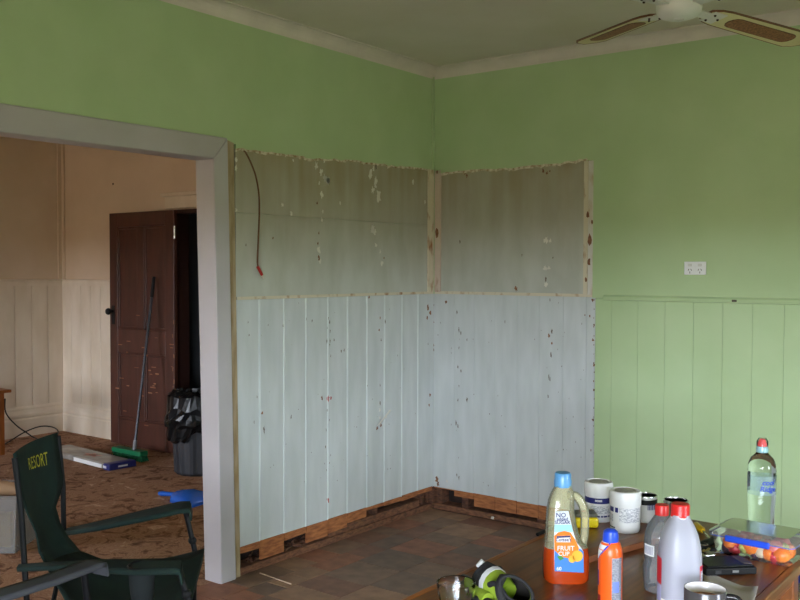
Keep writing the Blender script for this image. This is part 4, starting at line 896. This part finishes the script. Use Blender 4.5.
sqband(-48 * d90, -22 * d90, 582, 562, mat('pale_small_print', S(214, 214, 226), .5, col2=S(170, 174, 200), scale=220, lo=.45, hi=.55), 'side_label'); sqband(-48 * d90, -22 * d90, 566, 561, bpy.data.materials['red_label'], 'side_label', 1.009); sqband(-51 * d90, -48 * d90, 582, 561, bpy.data.materials['red_label'], 'side_label', 1.009)
sqband(-41 * d90, -34 * d90, 565, 562, NAVY, 'label_print', 1.012, 3)

# mug of tea
c = AD(705.3, 588, 1.89); c.z = TZ + .0005; s2 = 1.89 / F; R = 20.6 * s2; h = AD(705.3, 588, 1.89).z - TZ
mg = thing('mug', 'dark grey mug of tea, white inside, at table edge', 'mug', c)
MB().lathe(c, [(R * .86, 0), (R * .95, .004), (R, .02), (R, h - .001), (R * .985, h), (R * .96, h - .001)], 36, cap=False).build('mug_body', mat('dark_grey_glaze', S(74, 70, 72), .2), mg, smooth=True)
MB().lathe(c, [(R * .965, h - .0008), (R * .94, h - .003), (R * .92, .01), (.001, .008)], 36, cap=False).build('white_inside', mat('white_glaze', S(236, 232, 232), .15), mg, smooth=True)
MB().lathe(c, [(R * .935, h - .022), (.001, h - .022)], 36, cap=False).build('tea', mat('milky_tea', S(176, 122, 84), .15), mg)
hd_ = (HR_ * .9 + HF_ * -.25).normalized()
MB().tube(spline([c + hd_ * R * .98 + Vector((0, 0, h * .86)), c + hd_ * (R + .022) + Vector((0, 0, h * .82)), c + hd_ * (R + .030) + Vector((0, 0, h * .5)), c + hd_ * (R + .014) + Vector((0, 0, h * .2)), c + hd_ * R * .96 + Vector((0, 0, h * .16))], 5), .0065, 10).build('handle', mat('black_glaze', S(30, 28, 30), .2), mg, smooth=True)

# lunch box
q = [FL(712, 553, TZ), FL(790.5, 569, TZ)]
ax = (q[1] - q[0]); Lb = ax.length; ax.normalize(); ay = Vector((-ax.y, ax.x, 0))
Wb = .135; c = (q[0] + q[1]) / 2 + ay * Wb / 2; c.z = TZ
hb = zat((q[0] + q[1]) / 2, 537.5) - TZ
bx = thing('lunch_box', 'clear plastic lunch box with blue clip full of cut fruit', 'lunch box', c)
CLR = film('clear_box_plastic', (.97, .97, .98, 1), .10, .1, .04, S(214, 214, 220))
def rr_ring(l, w_, z, rad=.016, n=4):
    pts = []
    for sx, sy, a0_ in ((1, 1, 0), (-1, 1, PI / 2), (-1, -1, PI), (1, -1, 1.5 * PI)):
        for i in range(n + 1):
            a = a0_ + PI / 2 * i / n; pts.append(c + ax * (sx * (l / 2 - rad) + rad * math.cos(a)) + ay * (sy * (w_ / 2 - rad) + rad * math.sin(a)) + Vector((0, 0, z)))
    return pts
MB().loft([rr_ring(Lb - .014, Wb - .014, .001), rr_ring(Lb - .004, Wb - .004, .012), rr_ring(Lb + .008, Wb + .008, hb - .006)], cap=False).add(rr_ring(Lb - .014, Wb - .014, .001), [tuple(range(20))]).build('box_body', CLR, bx, smooth=True)
LIDM = film('frosted_lid', (.86, .86, .87, 1), .2, .2, .35, S(176, 174, 172))
MB().loft([rr_ring(Lb + .02, Wb + .02, hb - .008), rr_ring(Lb + .022, Wb + .022, hb), rr_ring(Lb + .008, Wb + .008, hb + .003), rr_ring(Lb - .012, Wb - .012, hb + .010), rr_ring(Lb - .02, Wb - .02, hb + .0105)], cap=False).add(rr_ring(Lb - .02, Wb - .02, hb + .0105), [tuple(range(20))]).build('lid', LIDM, bx, smooth=True)
MB().tube(rr_ring(Lb + .016, Wb + .016, hb - .009), .0016, 6, closed=True).build('seal', mat('blue_seal', S(84, 100, 190), .4), bx)
for sgn, nm in ((-1, 'front'), (1, 'back')):
    cc = c + ax * (-.005) + ay * (sgn * (Wb / 2 + .013)) + Vector((0, 0, hb - .010)); hl = Lb * .285
    MB().obox(cc, ax * hl, ay * .004, (0, 0, .0085)).build('clip', BLUE, bx, bevel=.004, seg=3)
fm = {'orange': mat('orange_fruit', S(238, 132, 36), .4, col2=S(226, 110, 24), scale=40), 'red': mat('watermelon_red', S(206, 50, 56), .4, col2=S(180, 34, 44), scale=50), 'pink': mat('pink_fruit', S(226, 120, 116), .4), 'green': mat('green_fruit', S(196, 204, 110), .4), 'plum': mat('plum_fruit', S(76, 44, 60), .35), 'cream': mat('pale_fruit', S(222, 206, 176), .4)}
fl = [('plum', -.42, .0, .014), ('orange', -.36, .3, .02), ('cream', -.44, .55, .017), ('red', -.30, .0, .017), ('red', -.22, .45, .02), ('green', -.13, .2, .017), ('orange', -.03, .25, .021), ('plum', .02, -.02, .012), ('cream', .07, .5, .017), ('orange', .06, .75, .013), ('cream', .12, .1, .016), ('pink', .19, .5, .018), ('orange', .24, .05, .018), ('red', .32, .0, .017), ('pink', .33, .45, .021), ('green', .43, .6, .015), ('orange', .43, .1, .02)]
WHERE = ['at the bottom of its left end', 'leftmost of the oranges', 'at the top of its left end', 'low beside the leftmost orange', 'high left of the blue clip', 'between red melon and second orange', 'second of the oranges from the left', 'low under the middle of the clip', 'high behind the middle of the clip', 'small one high under the clip', 'low at mid front', 'high under the right end of the clip', 'low under the right end of the clip', 'low right of the clip', 'largest pink one right of the clip', 'high at its right end', 'at the bottom of its right end']
for row, oy in ((0, -.5), (1, .1)):
    for i, (k, u, v, r_) in enumerate(fl):
        if row and i % 2: continue
        p = c + ax * (u * (Lb - .036)) + ay * (oy * Wb * .5 + (.010 if v > .3 else 0) - (.008)) + Vector((0, 0, .003 + r_ * .9 + v * .034))
        r_ *= 1.12; b = MB(); b.ball(p, r_, 10, (1, 1, .9), .08)
        kind_ = {'orange': 'round orange fruit piece', 'red': 'red melon piece', 'pink': 'pink melon piece', 'green': 'pale green fruit piece', 'plum': 'dark plum piece', 'cream': 'pale cream fruit piece'}[k]
        q = b.build('fruit_piece', fm[k], loc=p - Vector((0, 0, r_ * .9)), smooth=True)
        if row: tag(q, kind_ + ' at the back of the lunch box', 'fruit', k + ' fruit pieces at the back of the lunch box')
        else: tag(q, kind_ + ' in the lunch box, ' + WHERE[i], 'fruit', 'fruit pieces along the front of the lunch box')

# sports water bottle behind the lunch box
c = T(761, 530); s2 = depth(c) / F; R = 13.6 * s2; Z = lambda y: zat(c, y) - c.z
cr = thing('sports_water_bottle', 'clear sports water bottle with pink cap behind the lunch box', 'bottle', c)
MB().lathe(c, [(R * .7, 0), (R * .9, .005), (R * .93, .02), (R * .93, Z(508)), (R * .97, Z(503)), (R, Z(498)), (R, Z(474)), (R * .98, Z(472)), (R, Z(470)), (R * .95, Z(463)), (R * .78, Z(457.5)), (R * .5, Z(454)), (R * .4, Z(452)), (R * .4, Z(450))], 32).build('bottle_body', WATER, cr, smooth=True)
MB().lathe(c, [(R * .42, Z(452)), (R * .44, Z(449)), (R * .40, Z(447.5)), (R * .40, Z(446))], 24).build('neck_ring', mat('clear_ring', S(150, 190, 196), .2), cr, smooth=True)
MB().lathe(c, [(R * .34, Z(447)), (R * .32, Z(443)), (R * .2, Z(439)), (.001, Z(438.4))], 20).build('spout', mat('coral_cap', S(226, 84, 84), .4), cr, smooth=True)
MB().lathe(c, [(R * .41, Z(446.4)), (R * .40, Z(441)), (R * .26, Z(438)), (.001, Z(437.4))], 20, cap=False).build('dust_cover', CLEAR, cr, smooth=True)
LBL = film('blueish_label_film', (.86, .92, .97, 1), .2, .1, .18, S(190, 212, 226))
MB().lathe(c, [(R * 1.008, Z(493)), (R * 1.008, Z(474))], 32, cap=False).build('label', LBL, cr, smooth=True)
a1 = math.atan2(CAM.y - c.y, CAM.x - c.x)
def wrap(px_, py_):
    t0 = math.asin(max(-.95, min(.95, (px_ - 761) * s2 / R)))
    return lambda u, v: c + Vector((R * 1.016 * math.cos(a1 + t0 + u / R), R * 1.016 * math.sin(a1 + t0 + u / R), Z(py_) + v))
BP = mat('royal_blue_print', S(24, 60, 170), .4)
textmesh('cool', 7.2 * s2, wrap(767.2, 480), 'lettering', BP, cr, shear=.25, bold=.0006)
textmesh('Ridge', 7.2 * s2, wrap(767, 486.4), 'lettering', BP, cr, shear=.25, bold=.0006)

# tumbler
c = T(456, 610); g0 = AD(456.5, 581, depth(c) * .995); s2 = depth(c) / F; R = 19.5 * s2; h = zat(c, 581.5) - c.z
n = 48
GL = mat('tumbler_glass', (1, 1, 1, 1), .01, trans=1., ior=1.45, col2=(.97, 1, .99, 1))
def flr(r_, z, fl_): return [c + Vector(((r_ * (1 - fl_ * .035 * (i % 4 < 2))) * math.cos(2 * PI * i / n), (r_ * (1 - fl_ * .035 * (i % 4 < 2))) * math.sin(2 * PI * i / n), z)) for i in range(n)]
b = MB(); b.loft([flr(R * .78, 0, 0), flr(R * .82, .004, 1), flr(R * .95, h - .024, 1), flr(R * .99, h - .016, 0), flr(R, h - .001, 0), flr(R * .985, h, 0), flr(R * .94, h - .001, 0), flr(R * .92, h - .016, 0), flr(R * .88, h * .5, 0), flr(R * .72, .010, 0)])
tag(b.build('tumbler', GL, loc=c, smooth=True), 'fluted clear drinking glass on the table edge', 'glass')

# lime and black work gloves
LIME = mat('lime_fabric', S(128, 150, 36), .85); BLK = mat('black_fabric', S(28, 28, 30), .8, bump=.2, bscale=200); SLV = mat('silver_strip', S(190, 190, 194), .4)
def glove(c, pts, rad, label, cuff, seedv):
    o = thing('work_glove', label, 'glove', c); P = spline(pts, 4); N = len(P); b = MB()
    Rr = [rad[0] + (rad[1] - rad[0]) * math.sin(PI * min(1, .15 + .75 * i / (N - 1))) for i in range(N)]
    def seg(a, e, m_, nm, k=1.): MB().tube(P[a:e], [q * k for q in Rr[a:e]], 14).build(nm, m_, o, smooth=True)
    q = N // 2; seg(0, q, BLK, 'knuckle_guard', 1.02); seg(q - 1, q + 2, SLV, 'reflective_strip', 1.05); seg(q + 1, N, LIME, 'glove_back')
    return o, P, Rr
g0 = T(497, 600); dg = depth(T(492, 597))
o, P, Rr = glove(g0, [AD(480, 570, dg), AD(486, 576, dg * .995), AD(493, 582, dg * .985), AD(500, 587, dg * .975), AD(508, 594, dg * .965)], (.02, .034), 'lime and black work glove with silver strip and open cuff', None, 1)
MB().tube([AD(477, 566.5, dg * 1.0), AD(482, 562.5, dg * 1.0), AD(485, 565, dg * 1.0)], [.005, .009, .006], 8).build('pale_tag', mat('pale_grey_tag', S(196, 196, 198), .5), o, smooth=True)
MB().tube([AD(494, 571, dg * 1.01), AD(499, 569.5, dg * 1.01), AD(503, 575, dg), AD(506, 582, dg * .99)], .009, 8).build('thumb', BLK, o, smooth=True)
cx_, cy_ = 516, 590
def cuffpt(t, k, d): 
    a, e = 20 * k, 11.5 * k; th_ = math.radians(36); x = a * math.cos(t); y = e * math.sin(t)
    return AD(cx_ + x * math.cos(th_) - y * math.sin(th_), cy_ + x * math.sin(th_) + y * math.cos(th_), d)
rows = [[cuffpt(2 * PI * i / 28, k, dg * d) for i in range(29)] for k, d in ((.92, .935), (1.0, .95), (1.0, .975))]
MB().grid(rows).build('cuff', BLK, o, smooth=True, solid=.005)
MB().grid([[cuffpt(2 * PI * i / 28, k, dg * d) for i in range(29)] for k, d in ((.88, .94), (.84, .985))]).build('cuff_lining', LIME, o, smooth=True, solid=.002)
MB().prism([cuffpt(2 * PI * i / 20, .8, dg * .985) for i in range(20)], FW * .004).build('cuff_inside', mat('dark_lining', S(34, 30, 26), .9), o)
MB().tube(spline([AD(489, 585, dg * .95), AD(494, 583.5, dg * .945), AD(500, 588, dg * .94), AD(505, 596, dg * .94), AD(507, 604, dg * .94)], 4), [.006] * 17, 8).build('wrist_strap', BLK, o, smooth=True)
MB().tube(spline([AD(503, 577, dg * .95), AD(499, 585, dg * .94), AD(500, 595, dg * .935), AD(505, 606, dg * .935)], 4), .009, 8).build('wrist_strap', BLK, o, smooth=True)
fp = [FL(469, 583, TZ + .021), FL(473, 586, TZ + .021), FL(478, 591, TZ + .021), FL(483, 596, TZ + .021), FL(488, 600, TZ + .021)]
MB().tube(fp, [.013, .016, .018, .018, .016], 12).build('finger', LIME, o, smooth=True)
MB().tube([FL(458, 579, TZ + .014), FL(463, 578, TZ + .014), FL(470, 583, TZ + .018)], [.007, .010, .012], 10).build('fingertip', mat('dark_grey_fabric', S(70, 72, 76), .5), o, smooth=True)
MB().tube([FL(474, 600, TZ + .014), FL(482, 601, TZ + .014), FL(492, 606, TZ + .014)], [.010, .013, .013], 10).build('finger', BLK, o, smooth=True)

# marker pen tip
a, c2 = FL(537.5, 534.5, TZ + .006), FL(553, 527.5, TZ + .006)
pn = thing('marker_pen', 'black marker pen poking out behind the cordial bottle', 'pen', a - Vector((0, 0, .0055)))
MB().tube([a, c2 + (c2 - a) * .8], .0055, 10).build('barrel', BLACKP, pn, smooth=True)
MB().tube([a - (c2 - a) * .02, a + (c2 - a) * .03], .004, 8).build('end_cap', BLACKP, pn, smooth=True)
# timber batten across the table
a, c2 = FL(580, 566, TZ), FL(648, 547, TZ); d = (c2 - a); d.normalize(); nn = Vector((-d.y, d.x, 0)); Lb_ = .36; a = a - d * .012
tag(MB().obox(a + d * Lb_ / 2 + nn * .024 + Vector((0, 0, .0095)), d * (Lb_ / 2), nn * .024, (0, 0, .0085)).build('timber_batten', mat('batten_timber', S(150, 92, 54), .5, col2=S(118, 68, 40), scale=6, stretch=(8, 1, 4)), loc=a + d * Lb_ / 2 + Vector((0, 0, .001)), bevel=.002), 'flat brown timber batten lying behind the orange spray can', 'batten')

# papers, black case, keys, cable, screwdriver
p = [FL(690, 570, TZ), FL(704, 566, TZ), FL(755, 590, TZ), FL(757, 602, TZ), FL(690, 625, TZ), FL(655, 608, TZ)]
b = MB(); rows = []
A_, B_, C_, D_ = FL(703, 571, TZ), FL(758, 594, TZ), FL(745, 640, TZ), FL(708, 625, TZ)
for j in range(7):
    r0 = A_.lerp(D_, j / 6); r1 = B_.lerp(C_, j / 6)
    rows.append([r0.lerp(r1, i / 10) + Vector((0, 0, .0022 + .016 * max(0, (i / 10 - .6) / .4) ** 2 * (1 - .5 * j / 6))) for i in range(11)])
b.grid(rows)
tag(b.build('paper_sheet', mat('grey_white_paper', S(196, 190, 184), .8), loc=A_.lerp(C_, .5), smooth=True, solid=.0012), 'pale paper sheet with a curled corner beneath the mug', 'paper')
q0, q1 = FL(706, 577, TZ), FL(757, 575, TZ); ax = (q1 - q0); L_ = ax.length; ax.normalize(); ay = Vector((-ax.y, ax.x, 0))
c = (q0 + q1) / 2 + ay * .045
bc_ = thing('black_case', 'flat black glossy case lying in front of the lunch box', 'case', Vector((c.x, c.y, TZ)))
MB().obox(c + Vector((0, 0, .0105)), ax * (L_ / 2), ay * .045, (0, 0, .009)).build('case_body', BLACKP, bc_, bevel=.003)
MB().obox(c + Vector((0, 0, .0215)), ax * (L_ / 2 - .006), ay * .040, (0, 0, .0025)).build('case_lid', mat('black_gloss', S(16, 16, 17), .3, spec=.3), bc_, bevel=.002)
MB().obox(c - ay * .0455 + Vector((0, 0, .011)) + ax * .01, ax * .008, ay * .001, (0, 0, .003)).build('port', GREYP, bc_)
MB().obox(c - ay * .0455 + Vector((0, 0, .011)) - ax * .035, ax * .008, ay * .001, (0, 0, .004)).build('port', mat('dark_port', S(54, 54, 56), .5), bc_)
MB().obox(c + ax * (L_ / 2 - .016) + Vector((0, 0, .0245)), ax * .012, ay * .03, (0, 0, .0005)).build('label_sticker', mat('brown_grey_sticker', S(96, 84, 80), .4), bc_)
kc = FL(703, 553, TZ)
ky = thing('key_bunch', 'bunch of silver keys lying beside the black case', 'keys', kc)
t_ = [kc + HR_ * (.012 * math.cos(a)) + HF_ * (.012 * math.sin(a)) + Vector((0, 0, .024)) for a in [2 * PI * i / 14 for i in range(14)]]
MB().tube(t_, .0012, 6, closed=True).build('ring', STEEL, ky)
for i, (x, y, an) in enumerate(((702, 555.5, .2), (706, 551.5, 1.0), (709, 553, .4), (700, 557, 2.2))):
    p = FL(x, y, TZ + .018 + .004 * i); u = HR_ * math.cos(an) + HF_ * math.sin(an); v = Vector((-u.y, u.x, .3)).normalized()
    kb = MB(); kb.obox(p, u * .009, v * .009, (0, 0, .0012)); kb.obox(p + u * .02, u * .016, v * .0035, (0, 0, .001)); kb.build('key', STEEL if i != 1 else mat('brass', S(190, 160, 90), .3, metal=1), ky, bevel=.001)
MB().obox(kc + Vector((0, 0, .008)) + HR_ * .012, HR_ * .018, HF_ * .010, (0, 0, .007)).build('key_fob', BLACKP, ky, bevel=.003)
cb_ = [FL(698, 541, TZ + .012), FL(704, 543, TZ + .02), FL(711, 540, TZ + .02), FL(714, 537, TZ + .012)]
pl = thing('pliers', 'black-handled pliers tucked between milk bottle and lunch box', 'pliers', FL(704, 545, TZ))
MB().tube(spline([FL(690, 552, TZ + .012), FL(701, 546, TZ + .016), FL(712, 541, TZ + .012), FL(716, 538.5, TZ + .012)], 4), .011, 10).build('handle', mat('black_rubber', S(24, 25, 24), .6), pl, smooth=True)
MB().tube(spline([FL(688, 541, TZ + .010), FL(697, 545, TZ + .011), FL(702, 552, TZ + .009), FL(702, 557, TZ + .009)], 4), .008, 10).build('handle', mat('black_rubber_b', S(24, 25, 24), .6), pl, smooth=True)
sd0, sd1, sd2 = FL(695.5, 524.5, TZ + .011), FL(703, 531, TZ + .011), FL(711, 540, TZ + .009)
sd = thing('screwdriver', 'yellow-handled screwdriver lying behind the lunch box', 'screwdriver', sd0.lerp(sd2, .5) - Vector((0, 0, .01)))
u = (sd1 - sd0); MB().tube([sd0, sd0 + u * .1, sd0 + u * .5, sd0 + u * .85, sd1], [.007, .0105, .0095, .0105, .006], 8).build('handle', mat('amber_yellow', S(226, 182, 30), .3), sd, smooth=True)
MB().tube([sd1, sd2], .003, 8).build('shaft', STEEL, sd, smooth=True)

# stool with spare water bottles beyond the table end
sb = Vector((2.62, -1.62, 0))
so_ = thing('low_stool', 'low wooden stool past the table end holding water bottles', 'stool', sb)
MB().box(sb.x - .2, sb.x + .2, sb.y - .15, sb.y + .15, .40, .425).build('seat', TABLE, so_, bevel=.005)
for i in (-1, 1):
    for j in (-1, 1): MB().box(sb.x + i * .16 - .018, sb.x + i * .16 + .018, sb.y + j * .11 - .018, sb.y + j * .11 + .018, 0, .40).build('leg', TABLE, so_)
for dx, dy_ in ((-.06, -.07), (.02, -.06), (.10, -.07), (-.02, .04), (.07, .05)):
    c = sb + Vector((dx, dy_, .426)); R = .033
    o = thing('spare_water_bottle', 'blue-labelled clear water bottle standing on the low stool', 'bottle', c, 'spare water bottles on the stool')
    MB().lathe(c, [(R * .8, 0), (R, .006), (R, .14), (R * .8, .165), (R * .4, .185), (R * .38, .195)], 20).build('bottle_body', WATER, o, smooth=True)
    MB().lathe(c, [(R * 1.01, .07), (R * 1.01, .125)], 20, cap=False).build('label', BP, o, smooth=True)
    MB().lathe(c, [(R * .42, .19), (R * .42, .207), (.001, .208)], 16).build('cap', WHITEP, o, smooth=True)
